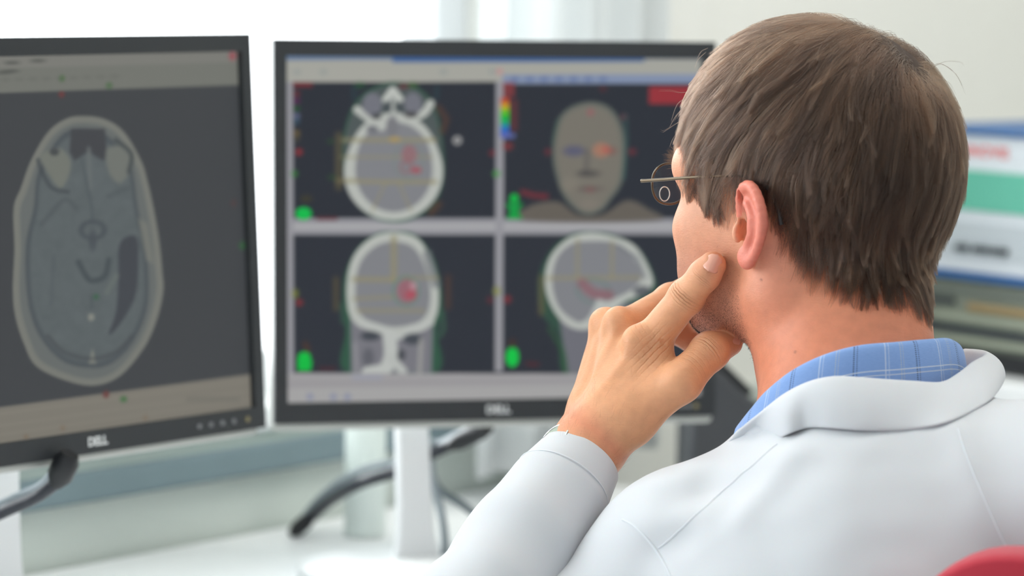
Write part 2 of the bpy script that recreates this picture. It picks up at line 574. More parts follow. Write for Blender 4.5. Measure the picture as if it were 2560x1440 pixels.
def solve_h(src, dst):
    A, b = [], []
    for (x, y), (u, v) in zip(src, dst):
        A.append([x, y, 1, 0, 0, 0, -u * x, -u * y]); b.append(u)
        A.append([0, 0, 0, x, y, 1, -v * x, -v * y]); b.append(v)
    h = np.linalg.solve(np.array(A, float), np.array(b, float))
    return np.append(h, 1).reshape(3, 3)

def draw_right(u, v):
    """planning software: four views of a head scan"""
    H = solve_h([(0, 0), (1, 0), (1, 1), (0, 1)], [(722, 140), (1738, 150), (1745, 1000), (722, 1022)])
    X, Y = apply_h(H, u, v)
    p = Paint(X, Y, (47, 52, 61))
    DK = (45, 50, 59); GR = (160, 160, 166)
    p.rect(700, 120, 1760, 210, (178, 178, 170), 4)
    p.rect(700, 120, 1760, 150, (112, 135, 168), 5); p.rect(985, 135, 1600, 156, (60, 100, 160), 6, .9)
    for x in (750, 815, 1110, 1230): p.ell(x, 180, 10, 8, (150, 160, 158), 8, .5)
    p.ell(1247, 180, 8, 8, (210, 150, 150), 8, .7)
    p.rect(1254, 188, 1760, 211, (140, 155, 185), 5)
    for x in range(1275, 1500, 36): p.rect(x, 192, x + 18, 206, (90, 110, 160), 6, .5)
    p.rect(738, 206, 1240, 560, DK, 3); p.rect(1258, 213, 1760, 556, DK, 3)
    p.rect(700, 550, 1760, 592, GR, 4); p.rect(700, 566, 1760, 576, (188, 188, 190), 5)
    p.rect(722, 205, 740, 960, GR, 3); p.rect(1238, 205, 1258, 940, GR, 4)
    # --- view 1: axial slice
    G1 = (42, 86, 66); BONE = (196, 200, 194); BR = (138, 140, 145)
    skin1 = [(985, 206), (1040, 216), (1085, 260), (1106, 340), (1112, 430), (1096, 500), (1050, 545), (988, 560), (925, 540), (880, 480), (862, 400), (868, 320), (895, 255), (940, 218)]
    p.poly(skin1, (54, 96, 76), 8, 1, 10)
    p.poly([(x + (988 - x) * .035, y + (390 - y) * .035) for x, y in skin1], (84, 94, 94), 6, 1, 10)
    p.ell(987, 432, 122, 124, BONE, 5); p.ell(987, 412, 113, 130, BONE, 5)
    p.ell(988, 428, 95, 106, BR, 6); p.ell(988, 404, 92, 98, BR, 6)
    p.line([(898, 275), (930, 300), (958, 318), (985, 290), (1020, 300), (1060, 285), (1078, 260)], 20, BONE, 6, 1, 30)
    p.line([(968, 250), (985, 226), (1003, 250)], 18, (206, 210, 204), 6)
    p.line([(985, 240), (987, 300)], 9, (180, 184, 180), 6)
    p.ell(935, 262, 24, 30, (122, 124, 134), 6); p.ell(1035, 260, 22, 28, (122, 124, 134), 6)
    p.ell(945, 292, 12, 8, (70, 72, 76), 6, .9); p.ell(1030, 288, 16, 8, (72, 72, 74), 6, .9)
    p.ell(972, 268, 7, 14, (72, 80, 86), 6, .9); p.ell(1004, 270, 7, 14, (72, 80, 86), 6, .9)
    p.ell(984, 318, 15, 26, (130, 131, 136), 6); p.ell(935, 325, 14, 10, (120, 122, 128), 6)
    YL = (158, 150, 112)
    p.line([(862, 352), (1000, 352), (1088, 352)], 12, YL, 6, .6); p.line([(850, 454), (960, 458), (1090, 458)], 12, YL, 6, .6)
    p.line([(852, 340), (852, 470)], 18, (110, 100, 70), 10, .6)
    p.line([(860, 395), (1080, 395)], 8, YL, 6, .45); p.line([(968, 460), (935, 530)], 6, YL, 5, .5); p.line([(1000, 460), (1030, 530)], 6, YL, 5, .5)
    p.ell(990, 350, 14, 7, (190, 160, 90), 5, .7)
    p.ell(1024, 405, 38, 48, (120, 140, 130), 6, .35, 0, 6)
    p.ell(1026, 388, 19, 24, (158, 112, 118), 6, .8); p.ell(1018, 420, 16, 18, (150, 110, 115), 6, .7, 0, 7); p.ell(1043, 428, 13, 9, (172, 92, 102), 5, .9)
    p.ell(832, 355, 8, 6, (50, 90, 50), 8, .6); p.ell(835, 446, 10, 6, (50, 90, 50), 8, .6)
    p.line([(1098, 270), (1118, 300), (1108, 330)], 14, (96, 66, 52), 10, .7); p.line([(1098, 515), (1080, 535)], 18, (96, 70, 52), 10, .7)
    p.ell(1144, 353, 11, 11, (172, 172, 172), 6); p.ell(1144, 353, 4, 4, (100, 100, 100), 4)
    p.rect(884, 214, 896, 250, (44, 64, 72), 5, .8); p.rect(1086, 214, 1100, 250, (44, 64, 72), 5, .8)
    p.ell(905, 213, 14, 8, (40, 100, 55), 6, .6); p.ell(1035, 213, 12, 8, (70, 110, 50), 6, .6); p.ell(1012, 216, 12, 7, (120, 40, 50), 6, .6)
    # legends left
    p.rect(740, 206, 788, 218, (140, 48, 54), 5, .8)
    for y, c in ((235, (120, 50, 62)), (253, (100, 40, 90)), (272, (40, 90, 50)), (291, (110, 116, 150)), (304, (60, 90, 110)), (334, (120, 100, 60)), (348, (80, 75, 60))):
        p.rect(741, y - 7, 756, y + 7, c, 5, .8)
    p.ell(754, 382, 9, 9, (165, 50, 56), 6, .8); p.ell(743, 437, 8, 9, (60, 130, 60), 6, .8)
    p.ell(765, 538, 20, 16, (0, 200, 80), 6); p.ell(772, 500, 14, 8, (80, 74, 40), 8, .6); p.line([(800, 551), (845, 551)], 8, (110, 40, 48), 6, .7)
    p.ell(1230, 385, 8, 8, (140, 50, 60), 6, .7); p.ell(1240, 437, 9, 9, (80, 160, 80), 6, .8)
    # --- view 2: rendered face
    SK = (128, 124, 114)
    p.poly([(1310, 556), (1320, 520), (1390, 508), (1440, 540), (1500, 540), (1560, 505), (1610, 525), (1630, 556)], (108, 102, 94), 10, 1, 8)
    fc = [(1468, 256), (1518, 272), (1548, 320), (1556, 390), (1548, 460), (1520, 505), (1500, 530), (1465, 542), (1430, 525), (1398, 480), (1378, 400), (1384, 320), (1412, 275)]
    p.poly(fc, (98, 108, 102), 8, 1, 10)
    p.poly([(x + (1466 - x) * .08, y + (400 - y) * .05) for x, y in fc], SK, 14, 1, 10)
    p.line([(1555, 290), (1558, 360), (1552, 450)], 7, (60, 98, 94), 7, .8); p.line([(1390, 300), (1378, 360)], 7, (66, 92, 84), 7, .7)
    p.ell(1430, 380, 26, 13, (92, 94, 122), 10, .85); p.ell(1516, 380, 18, 10, (140, 96, 88), 8, .8)
    p.ell(1496, 378, 20, 18, (176, 128, 106), 10, .95); p.ell(1508, 376, 9, 8, (190, 96, 88), 8, .8)
    p.line([(1462, 380), (1460, 430), (1450, 436)], 12, (104, 101, 98), 10, .8, 8); p.ell(1466, 437, 26, 8, (76, 74, 74), 8, .8)
    p.ell(1468, 476, 30, 6, (100, 88, 86), 8, .75); p.ell(1470, 478, 12, 8, (140, 92, 92), 6, .5)
    p.ell(1420, 465, 22, 18, (140, 134, 122), 14, .6); p.ell(1468, 515, 24, 14, (140, 132, 122), 12, .6)
    p.ell(1470, 283, 9, 9, (160, 104, 106), 6, .8); p.ell(1550, 295, 7, 7, (120, 70, 80), 6, .7)
    p.ell(1366, 382, 8, 8, (120, 50, 60), 6, .8); p.ell(1572, 382, 10, 8, (120, 50, 60), 6, .8); p.ell(1500, 224, 8, 6, (110, 45, 52), 6, .7)
    p.rect(1612, 218, 1720, 262, (160, 52, 60), 6)
    p.rect(1256, 208, 1284, 244, (150, 62, 66), 6, .8)
    cs = [(200, 80, 50), (210, 170, 40), (110, 200, 40), (20, 190, 60), (30, 170, 120), (40, 120, 200), (60, 90, 190)]
    for i, c in enumerate(cs): p.rect(1250, 246 + i * 14, 1271, 262 + i * 14, c, 4)
    p.rect(1274, 250, 1292, 330, (110, 54, 58), 6, .7); p.rect(1252, 335, 1286, 348, (110, 120, 190), 6, .8); p.ell(1268, 368, 13, 10, (150, 56, 60), 6, .7)
    p.ell(1284, 500, 11, 12, (0, 190, 70), 5); p.poly([(1262, 512), (1306, 512), (1294, 532), (1304, 552), (1266, 552), (1274, 532)], (10, 165, 70), 6)
    p.line([(1305, 484), (1330, 492), (1362, 495)], 14, (130, 48, 58), 7, .8)
    # --- view 3: coronal slice
    for x0, x1 in ((738, 1240), (1258, 1760)): pass
    sk3 = [(990, 584), (1040, 592), (1080, 640), (1100, 700), (1108, 780), (1095, 840), (1092, 945), (872, 945), (868, 840), (862, 760), (868, 690), (900, 625), (945, 590)]
    p.poly(sk3, (50, 92, 72), 8, 1, 6)
    p.poly([(880, 800), (1086, 800), (1082, 945), (882, 945)], (128, 128, 136), 8)
    b3 = [(988, 585), (1045, 600), (1078, 650), (1098, 720), (1096, 790), (1072, 830), (1030, 845), (985, 850), (940, 840), (895, 820), (874, 780), (873, 700), (892, 640), (935, 598)]
    p.poly(b3, BONE, 5, 1, 8)
    p.poly([(x + (986 - x) * .19, y + (722 - y) * .18) for x, y in b3], BR, 6, 1, 8)
    p.line([(1070, 640), (1086, 700), (1092, 718)], 20, (126, 130, 134), 8, .8)
    p.line([(988, 600), (988, 705)], 16, YL, 7, .6); p.line([(890, 705), (985, 706)], 14, YL, 7, .6); p.line([(1010, 700), (1095, 702)], 10, YL, 7, .5)
    p.line([(890, 755), (990, 750)], 10, YL, 7, .5); p.line([(900, 785), (1060, 785)], 12, YL, 7, .45)
    p.line([(845, 705), (845, 780)], 14, (104, 92, 62), 10, .6); p.line([(1122, 700), (1122, 775)], 14, (96, 66, 54), 10, .6)
    p.ell(1018, 735, 34, 38, (90, 140, 118), 5, .6, 0, 6); p.ell(1020, 735, 24, 30, (168, 100, 112), 8, .75); p.ell(1030, 745, 14, 12, (185, 84, 98), 5, .85); p.ell(1036, 722, 8, 10, (220, 170, 180), 5, .6)
    p.line([(905, 818), (960, 832), (975, 850), (1010, 850), (1030, 832), (1080, 815)], 15, (198, 202, 198), 6, 1, 30)
    p.ell(930, 850, 24, 12, (64, 70, 78), 7, .9); p.ell(1035, 858, 24, 14, (68, 74, 82), 7, .9); p.ell(925, 905, 14, 24, (96, 98, 106), 8, .8); p.ell(1005, 898, 12, 14, (66, 70, 76), 7, .8)
    p.line([(978, 850), (980, 900), (965, 935), (925, 945)], 34, (200, 204, 200), 7, 1, 20); p.line([(980, 905), (1010, 940)], 22, (196, 200, 196), 7)
    p.line([(1056, 860), (1052, 945)], 12, (170, 170, 166), 7, .8); p.line([(892, 870), (896, 945)], 10, (160, 160, 164), 7, .7)
    p.line([(1108, 790), (1112, 830), (1102, 850)], 12, (60, 96, 78), 8, .8); p.line([(858, 770), (862, 815)], 10, (60, 96, 78), 8, .7)
    p.ell(744, 742, 8, 12, (130, 135, 60), 6, .8); p.ell(754, 765, 9, 9, (150, 50, 56), 6, .8)
    p.ell(766, 905, 16, 14, (0, 205, 70), 5); p.poly([(748, 912), (786, 912), (782, 940), (750, 940)], (0, 200, 70), 6)
    p.line([(768, 870), (775, 885)], 12, (96, 60, 44), 8, .7); p.line([(805, 934), (840, 934)], 8, (96, 40, 48), 6, .7)
    # --- view 4: sagittal slice
    sk4 = [(1470, 584), (1530, 592), (1585, 625), (1622, 680), (1640, 760), (1610, 850), (1540, 945), (1410, 945), (1395, 850), (1352, 790), (1345, 700), (1375, 630), (1420, 592)]
    p.poly(sk4, (52, 84, 70), 8, 1, 6)
    p.poly([(1392, 780), (1640, 760), (1600, 945), (1418, 945)], (118, 119, 128), 8)
    b4 = [(1470, 586), (1535, 598), (1580, 620), (1610, 665), (1626, 715), (1600, 745), (1560, 760), (1510, 800), (1470, 832), (1420, 825), (1380, 780), (1360, 715), (1372, 650), (1415, 602)]
    p.poly(b4, BONE, 5, 1, 8)
    p.poly([(1470, 608), (1530, 612), (1570, 640), (1598, 690), (1590, 715), (1560, 740), (1500, 770), (1455, 812), (1425, 805), (1392, 770), (1378, 710), (1390, 650), (1425, 615)], BR, 6, 1, 8)
    p.line([(1540, 620), (1585, 650), (1606, 700)], 9, (120, 124, 130), 6, .7)
    p.line([(1440, 605), (1440, 700)], 10, YL, 6, .5); p.line([(1370, 702), (1590, 700)], 12, YL, 7, .5); p.line([(1525, 610), (1525, 700)], 10, YL, 6, .5)
    p.line([(1352, 700), (1352, 790)], 14, (110, 100, 70), 9, .7)
    p.ell(1480, 735, 44, 32, (100, 134, 126), 5, .5, .2, 6); p.line([(1452, 715), (1480, 740), (1518, 745)], 26, (150, 106, 114), 8, .8, 12)
    p.poly([(1490, 755), (1510, 760), (1560, 800), (1480, 830), (1470, 800)], (196, 200, 196), 7)
    p.ell(1600, 735, 22, 14, (80, 84, 92), 7, .8)
    p.line([(1372, 830), (1405, 890), (1412, 945)], 9, (50, 96, 62), 8, .8, 10)
    p.ell(1242, 735, 9, 12, (150, 152, 90), 6, .8); p.ell(1226, 758, 9, 9, (110, 50, 60), 6, .7); p.ell(1268, 756, 10, 10, (140, 50, 58), 6, .8)
    p.ell(1281, 903, 16, 26, (0, 210, 74), 5); p.ell(1281, 868, 9, 12, (84, 52, 40), 8, .6); p.line([(1318, 920), (1344, 922)], 8, (110, 40, 46), 6, .7)
    # bottom bars
    p.rect(700, 945, 1760, 1040, (170, 168, 170), 4)
    Yb = Y + (X - 722) * .0155
    p.put(np.clip((Yb - 968) / 4, 0, 1) * np.clip((980 - Yb) / 4, 0, 1) * .35, (150, 148, 152))
    p.put(np.clip((Yb - 984) / 4, 0, 1) * .5, (186, 186, 184))
    for x in (780, 838, 873): p.ell(x, 1006, 8, 9, (130, 140, 175), 7, .6)
    p.rect(885, 950, 960, 962, (160, 165, 185), 5, .6)
    return p.C

def draw_left(u, v, H):
    """one large greyscale axial head scan"""
    X, Y = apply_h(H, u, v)
    p = Paint(X, Y, (70, 73, 76))  # lifted greys: the glare veiling this display is painted in
    t = v                                     # 0 top .. 1 bottom of the display
    bar = (138, 138, 128)
    p.put(np.clip((.094 - t) / .006 + .5, 0, 1), (124, 126, 119))
    p.put(np.clip((.03 - t) / .006 + .5, 0, 1), (134, 134, 128))
    p.put(np.clip((t - .907) / .005 + .5, 0, 1), (134, 130, 120))
    for a in (.925, .955, .978): p.put(np.clip(1 - np.abs(t - a) / .004, 0, 1) * .4, (150, 146, 134))
    p.ell(581, 140, 9, 11, (168, 84, 92), 6, .8)
    for x, y in ((30, 157), (95, 152), (8, 181), (28, 178)): p.ell(x, y, 18, 5, (88, 90, 86), 6, .7)
    for x in range(-20, 320, 34): p.ell(x, 200 - x * .03, 12, 5, (112, 114, 108), 6, .6)
    p.ell(155, 196, 8, 9, (84, 112, 76), 6, .7); p.ell(273, 214, 9, 9, (82, 112, 76), 6, .7); p.ell(154, 236, 8, 8, (120, 62, 62), 6, .8)
    p.ell(606, 614, 8, 10, (58, 108, 66), 6, .8); p.ell(584, 508, 7, 9, (92, 66, 66), 7, .6); p.ell(265, 986, 8, 9, (115, 62, 60), 6, .8); p.ell(309, 998, 9, 8, (70, 115, 70), 6, .8)
    for x, y in ((363, 1044), (157, 1070), (65, 1092)): p.ell(x, y, 6, 6, (130, 110, 90), 6, .6)
    p.rect(465, 992, 600, 1004, (120, 118, 110), 6, .6)
    skin = [(208, 290), (262, 298), (310, 330), (352, 400), (368, 450), (384, 520), (398, 600), (406, 680), (408, 730), (392, 800), (360, 870), (300, 940), (234, 964), (160, 950), (90, 915), (60, 860), (38, 790), (32, 720), (36, 620), (34, 520), (52, 470), (78, 400), (120, 330), (165, 297)]
    p.poly(skin, (128, 130, 123), 5, 1, 8)
    p.poly([(x + (218 - x) * .09, y + (628 - y) * .05) for x, y in skin], (104, 110, 110), 7, .75, 8)
    inner = [(210, 320), (262, 335), (300, 372), (330, 420), (345, 520), (362, 600), (372, 700), (366, 780), (330, 860), (280, 908), (228, 920), (160, 905), (105, 850), (75, 780), (64, 690), (66, 600), (84, 520), (92, 440), (122, 380), (160, 332)]
    p.poly(inner, (84, 91, 95), 7, 1, 8)
    p.poly([(x + (218 - x) * .075, y + (640 - y) * .05) for x, y in inner], (98, 106, 108), 8, 1, 8)
    # blurred brain texture
    nz = vnoise(np.stack([X, Y, X * 0], 1), 1 / 26., 5) + .6 * vnoise(np.stack([X, Y, X * 0], 1), 1 / 12., 9)
    ins = np.clip(1 - np.sqrt(((X - 218) / 140) ** 2 + ((Y - 650) / 250) ** 2), 0, 1) > 0
    p.C += (nz * 3.5 * ins)[:, None]
    p.poly([(178, 322), (262, 322), (268, 390), (258, 402), (220, 380), (186, 402), (174, 380)], (72, 74, 78), 7)
    p.poly([(102, 388), (150, 372), (176, 400), (172, 440), (150, 470), (118, 430)], (122, 126, 118), 10, 1, 8)
    p.poly([(268, 372), (318, 370), (328, 420), (300, 458), (272, 430)], (120, 124, 118), 10, 1, 8)
    p.ell(136, 380, 12, 9, (72, 76, 78), 6, .9)
    p.line([(95, 400), (105, 430), (130, 470), (170, 480)], 9, (72, 78, 82), 8, .8, 12); p.line([(290, 350), (328, 385), (322, 430)], 10, (72, 78, 80), 8, .9, 12)
    p.line([(222, 372), (226, 470)], 10, (112, 118, 118), 8, .8); p.line([(205, 400), (230, 520), (232, 560)], 7, (84, 92, 96), 7, .7)
    p.line([(105, 560), (160, 500), (190, 520)], 12, (86, 93, 96), 9, .7, 12); p.line([(270, 490), (320, 470)], 10, (86, 93, 96), 9, .7)
    p.ell(232, 575, 36, 26, (80, 87, 92), 6, .9, 0, 10); p.ell(232, 600, 10, 26, (78, 84, 90), 8, .8)
    p.line([(196, 655), (215, 690), (232, 702), (262, 690), (272, 650)], 13, (74, 82, 86), 8, .9, 20)
    p.poly([(300, 608), (340, 592), (346, 650), (338, 740), (300, 810), (272, 835), (290, 780), (296, 700)], (72, 76, 82), 7, 1, 8)
    p.poly([(345, 545), (368, 560), (385, 660), (366, 650)], (128, 130, 122), 8, .8)
    p.ell(228, 793, 8, 9, (142, 144, 136), 6); p.poly([(222, 908), (240, 908), (231, 872)], (142, 144, 134), 6)
    p.ell(240, 742, 8, 7, (60, 104, 74), 6, .7); p.line([(228, 740), (230, 770)], 6, (82, 90, 94), 6, .6)
    p.line([(120, 840), (160, 880), (228, 897), (290, 880), (330, 840)], 8, (76, 80, 84), 8, .8, 20)
    p.line([(134, 640), (128, 760)], 8, (88, 95, 99), 9, .6); p.line([(290, 690), (268, 730)], 14, (112, 120, 116), 9, .7)
    return p.C

def monitor(center, yaw, tilt, label, drawer, hh, dots):
    Mx = rot('z', yaw) @ rot('x', -tilt)
    c = np.array(center)
    L = lambda x, y, z: c + Mx @ np.array([x, y, z])     # x across, y to the back, z up
    base = np.array([center[0], center[1], ZD])
    e = empty('monitor', base, label, 'monitor', 'flat monitors on the desk')
    W, H = .40, .334
    # casing with a hollow for the panel
    zb = -H / 2 + .0
    cs = MB().box(L(0, .0215, -.0035), (W, .027, H + .007), Mx)
    cs.box(L(0, .047, .0), (W * .72, .024, H * .66), Mx, (1, 1))
    cs.build('casing', m_silv, e, bevel=.004, seg=3)
    sx0, sx1 = -WM_ / 2, WM_ / 2
    sz1 = H / 2 - .0150; sz0 = sz1 - HM_
    bz = MB()
    for (x0, x1, z0, z1) in ((-W / 2, sx0, -H / 2, H / 2), (sx1, W / 2, -H / 2, H / 2), (sx0, sx1, sz1, H / 2), (sx0, sx1, -H / 2, sz0)):
        bz.box(L((x0 + x1) / 2, .004, (z0 + z1) / 2), (x1 - x0, .008, z1 - z0), Mx)
    bzo = bz.build('bezel', m_bez, e, bevel=0)
    u, v, F = display_grid()
    P = np.stack([sx0 + u * WM_, np.full_like(u, .0055), sz1 - v * HM_], 1) @ Mx.T + c
    so = make('screen', P, F[:, ::-1], screen_material('display_' + str(len(D.materials))), e, smooth=False)
    C = drawer(u, v)
    vcolor(so, 'display', lin(np.clip(C, 0, 255)) * .80)
    # maker's lettering in the middle of the lower bezel
    tx = D.curves.new('lettering', 'FONT'); tx.body = 'DELL'; tx.size = .0098; tx.extrude = .0002; tx.offset = .0004
    tx.align_x = 'CENTER'; tx.align_y = 'CENTER'
    to = D.objects.new('tmp', tx); COL.objects.link(to)
    bpy.context.view_layer.update()
    me = D.meshes.new_from_object(to.evaluated_get(bpy.context.evaluated_depsgraph_get()))
    D.objects.remove(to)
    V = np.array([v_.co[:] for v_ in me.vertices]); Fs = [tuple(p.vertices) for p in me.polygons]
    V = np.stack([V[:, 0] * 1.0, -.0004 - V[:, 2], V[:, 1] - H / 2 + .0090], 1) @ Mx.T + c
    make('lettering', V, Fs, m_logo, e, smooth=False)
    for i, x in enumerate(dots):
        q = L(x, -.0005, -H / 2 + .009)
        MB().lathe([(.0016, -.001), (.0022, -.0006), (.0022, .0006)], 16, Mx @ rot('x', math.pi / 2), q).build('button', m_led if i == len(dots) - 1 else m_btn, e)
    return e, L, Mx

RM = np.array([-0.013, 2.947, 1.30 - .248]); LMc = np.array([-.339, 2.679, 1.30 - .242])
e_r, L_r, M_r = monitor(RM, .243, .065, 'right-hand flat monitor with black bezel showing four small head scans', draw_right, None, (.162, .1685, .175, .182))
# display-to-drawing mapping of the left display
def left_map():
    Mx = rot('z', .905) @ rot('x', -.063)
    q = [project(LMc + Mx @ np.array([a, .0055, b])) for a, b in ((-.188, .152), (.188, .152), (.188, -.149), (-.188, -.149))]
    return solve_h([(0, 0), (1, 0), (1, 1), (0, 1)], [(float(a), float(b)) for a, b in q])
H_l = left_map()
e_l, L_l, M_l = monitor(LMc, .905, .063, 'left-hand flat monitor showing one large grey head scan', lambda u, v: draw_left(u, v, H_l), None, (.118, .132, .146, .160, .177))

def stand(e, top, foot, ang, w=.03):
    """upright neck and flat foot, parts of the monitor"""
    Mz = rot('z', ang)
    n = MB()
    top = np.array(top); foot = np.array(foot)
    pts = spline([foot + [0, 0, .004], foot + (top - foot) * .3, foot + (top - foot) * .7, top], 14)
    V = []
    for i, q in enumerate(pts):
        t = i / 13; ww = w * (1 + .5 * (1 - t) ** 4); dd = .018
        for a, b in ((-1, -1), (1, -1), (1, 1), (-1, 1)):
            V.append(q + Mz @ np.array([a * ww / 2, b * dd / 2, 0]))
    F = [(i * 4 + k, i * 4 + (k + 1) % 4, i * 4 + 4 + (k + 1) % 4, i * 4 + 4 + k) for i in range(13) for k in range(4)] + [(3, 2, 1, 0), (52, 53, 54, 55)]
    n.add(V, F); n.build('stand_neck', m_white_pl, e, bevel=.003)
    MB().lathe([(.105, 0), (.108, .004), (.106, .009), (.09, .013), (.02, .015)], 48, Mz @ np.diag([1, .85, 1]), foot).build('stand_base', m_white_pl, e)

ft = at(1040, 1425, 3.02); ft[2] = ZD
tp = at(1028, 1040, 3.03)
stand(e_r, tp, ft, .243)
fl = LMc + np.array([-.786, .618, 0]) * .085; 
fl = fl + np.array([-.018, -.004, 0])
stand(e_l, fl + np.array([0, 0, -.10]), np.array([fl[0], fl[1], ZD]), .905, .045)

# cables
def cable(name, pts, r, mt, label, parts=(), n=40, group=None):
    o = MB().tube(spline([at(*p) for p in pts], n), r, 10).build(name, mt, auto=80)
    tag(o, label, 'cable', group)
    for pn, a, b, w, mm in parts:
        MB().tube([at(*a), at(*(np.array(a) * .8 + np.array(b) * .2)), at(*(np.array(a) * .3 + np.array(b) * .7)), at(*b)], [w * .7, w, w, w * .5], 12).build(pn, mm, o)
    return o
cable('monitor_cable', [(1205, 1072, 3.02), (1130, 1110, 3.05), (1070, 1138, 3.06), (985, 1180, 3.08), (900, 1208, 3.1), (820, 1255, 3.16), (765, 1305, 3.19), (735, 1330, 3.19)], .0058, m_cab,
      'black cable running from under the right monitor behind its stand down to the desk', [('plug', (1222, 1066, 3.01), (1120, 1118, 3.045), .0085, m_blk), ('ferrite_sleeve', (775, 1295, 3.18), (728, 1335, 3.19), .0075, m_blk)])
cable('monitor_cable', [(1200, 1062, 3.05), (1100, 1110, 3.09), (1020, 1150, 3.11), (930, 1168, 3.13), (850, 1205, 3.17), (785, 1262, 3.20), (745, 1318, 3.225)], .0038, m_gcab,
      'slim blue grey cable curving above the thick black one behind the stand')
cable('power_cable', [(1082, 1100, 3.06), (1078, 1170, 3.07), (1092, 1235, 3.07), (1108, 1310, 3.05), (1112, 1380, 3.03), (1095, 1430, 3.01), (1060, 1500, 2.9)], .0038, m_gcab,
      'pale grey cable hanging down to the desk just right of the monitor stand')
cable('power_cable', [(1076, 1180, 3.08), (1100, 1225, 3.09), (1150, 1258, 3.1), (1215, 1302, 3.11), (1300, 1335, 3.14)], .0036, mat('dark_grey_cable', (104, 116, 122), .5),
      'dark grey cable slanting right behind the white coat sleeve')
cable('monitor_cable', [(165, 1150, 2.66), (145, 1200, 2.665), (95, 1240, 2.67), (30, 1270, 2.68), (-40, 1300, 2.69), (-130, 1330, 2.7)], .0052, m_cab,
      'thick black cable leaving the underside of the left monitor', [('plug', (175, 1135, 2.655), (138, 1215, 2.665), .0105, m_blk)])
cable('monitor_cable', [(140, 1165, 2.69), (110, 1210, 2.70), (60, 1235, 2.71), (0, 1262, 2.71), (-90, 1300, 2.72)], .0038, m_gcab,
      'pale blue grey cable above the thick black one under the left monitor')

# white canister standing at the back of the desk
ca = at(912, 1290, 3.2); ca[2] = ZD + .0005
cn = empty('canister', ca, 'white round canister at the back of the desk behind the right monitor', 'canister')
cyl = mat('canister_plastic', (226, 236, 232), .45)
MB().lathe([(.017, 0), (.0195, .002), (.0195, .105), (.0175, .112), (.015, .114)], 40, None, ca).build('container_body', cyl, cn)
MB().lathe([(.0155, .1142), (.017, .115), (.017, .128), (.015, .131)], 40, None, ca).build('lid', m_white_pl, cn)

# dark slanted machine right of the right monitor
ds = at(1835, 1000, 3.22); ds[2] = ZD + .0005
mc = empty('office_machine', ds, 'dark grey machine with a steep slanted top right of the right monitor', 'machine')
mm1 = mat('charcoal_housing', (62, 64, 68), .5, var=.08); mm2 = mat('brown_grey_panel', (84, 80, 76), .5, var=.08)
Mz = rot('z', .1)
MB().prism([(-.04, 0), (.07, 0), (.07, .098), (.015, .133), (-.022, .168), (-.04, .168)], .10, Mz, ds).build('housing', mm1, mc, bevel=.004)
MB().prism([(-.03, .02), (-.012, .02), (.06, .07), (.045, .088), (-.03, .04)], .006, Mz, ds + Mz @ np.array([0, -.0065, 0])).build('side_panel', mm2, mc, bevel=.002)
MB().prism([(-.022, .1690), (.015, .1340), (.020, .139), (-.017, .174)], .09, Mz, ds + Mz @ np.array([0, .005, 0])).build('lid', m_blk, mc, bevel=.002)

# ------------------------------------------------------------------ equipment on the right
m_blue = mat('blue_trim', (38, 92, 150), .5); m_green = mat('green_panel', (96, 182, 158), .55, var=.02)
m_dev = mat('pale_grey_panel', (214, 220, 226), .5, var=.01); m_dev2 = mat('mid_grey_panel', (186, 194, 200), .5, var=.02)
m_olive = mat('olive_grey_metal', (122, 128, 116), .55, var=.06); m_ol2 = mat('light_olive_metal', (146, 152, 136), .55, var=.05)
m_brn = mat('ochre_strip', (150, 128, 88), .6); m_dk = mat('dark_slot', (52, 58, 62), .5); m_red = mat('red_print', (222, 120, 118), .6, var=0)
ED = np.array([.60, -.80, 0.0]); EN = np.array([-.80, -.60, 0.0])     # along the fronts to the right, and out of them
EM = np.stack([ED, -EN, np.array([0, 0, 1.0])], 1)                     # local x, depth, z
def on_plane(px, py, E0):
    """where the ray through (px, py) meets the vertical plane through E0 along ED"""
    a = at(px, py, 1.0) - EYE
    k = ((E0 - EYE) @ EN) / (a @ EN)
    return EYE + a * k
E0 = at(2410, 500, 3.42)
def ep(px, py):
    q = on_plane(px, py, E0) - E0
    return q @ ED, q[2] + E0[2]
def ebox(mb, x0, x1, z0, z1, d0, d1):
    q = np.array([E0[0], E0[1], 0]) + ED * (x0 + x1) / 2 - EN * (d0 + d1) / 2 + np.array([0, 0, (z0 + z1) / 2])
    return mb.box(q, (x1 - x0, d1 - d0, z1 - z0), EM)
zs = {k: ep(2480, y)[1] for k, y in dict(top=328, a=340, g0=430, g1=530, p0=560, p1=640, b0=688, b1=706, c0=708, c1=930).items()}
XA, XB = -.10, .26
cabz = zs['c1']
cb = empty('cabinet', np.array([E0[0], E0[1], 0]) + ED * .07 - EN * .2, 'white cabinet top under the machines at the right edge', 'cabinet')
ebox(MB(), XA - .02, XB + .04, cabz - .03, cabz - .001, -.05, .45).build('worktop', m_white_pl, cb, bevel=.003)
ebox(MB(), XA, XB + .03, .06, cabz - .0305, -.02, .43).build('body', m_low, cb, bevel=.003)
for x in (-.09, .10):
    dr = ebox(MB(), x, x + .18, .09, cabz - .05, -.04, -.0205).build('door', m_white_pl, cb, bevel=.003)
    ebox(MB(), x + .15, x + .165, cabz - .2, cabz - .1, -.052, -.0405).build('handle', m_silv, dr, bevel=.002)
pr = empty('rack_machine', np.array([E0[0], E0[1], cabz]) + ED * .07 - EN * .15, 'olive grey machine with horizontal slots under the white and green unit', 'machine')
zc0 = zs['c0'] - .001
ebox(MB(), XA, XB, cabz + .0005, zc0, .0, .32).build('housing', m_olive, pr, bevel=.003)
zz = lambda y: ep(2480, y)[1]
ebox(MB(), XA, XB, zz(868), zz(850), -.004, -.0003).build('ledge', m_ol2, pr, bevel=.001)
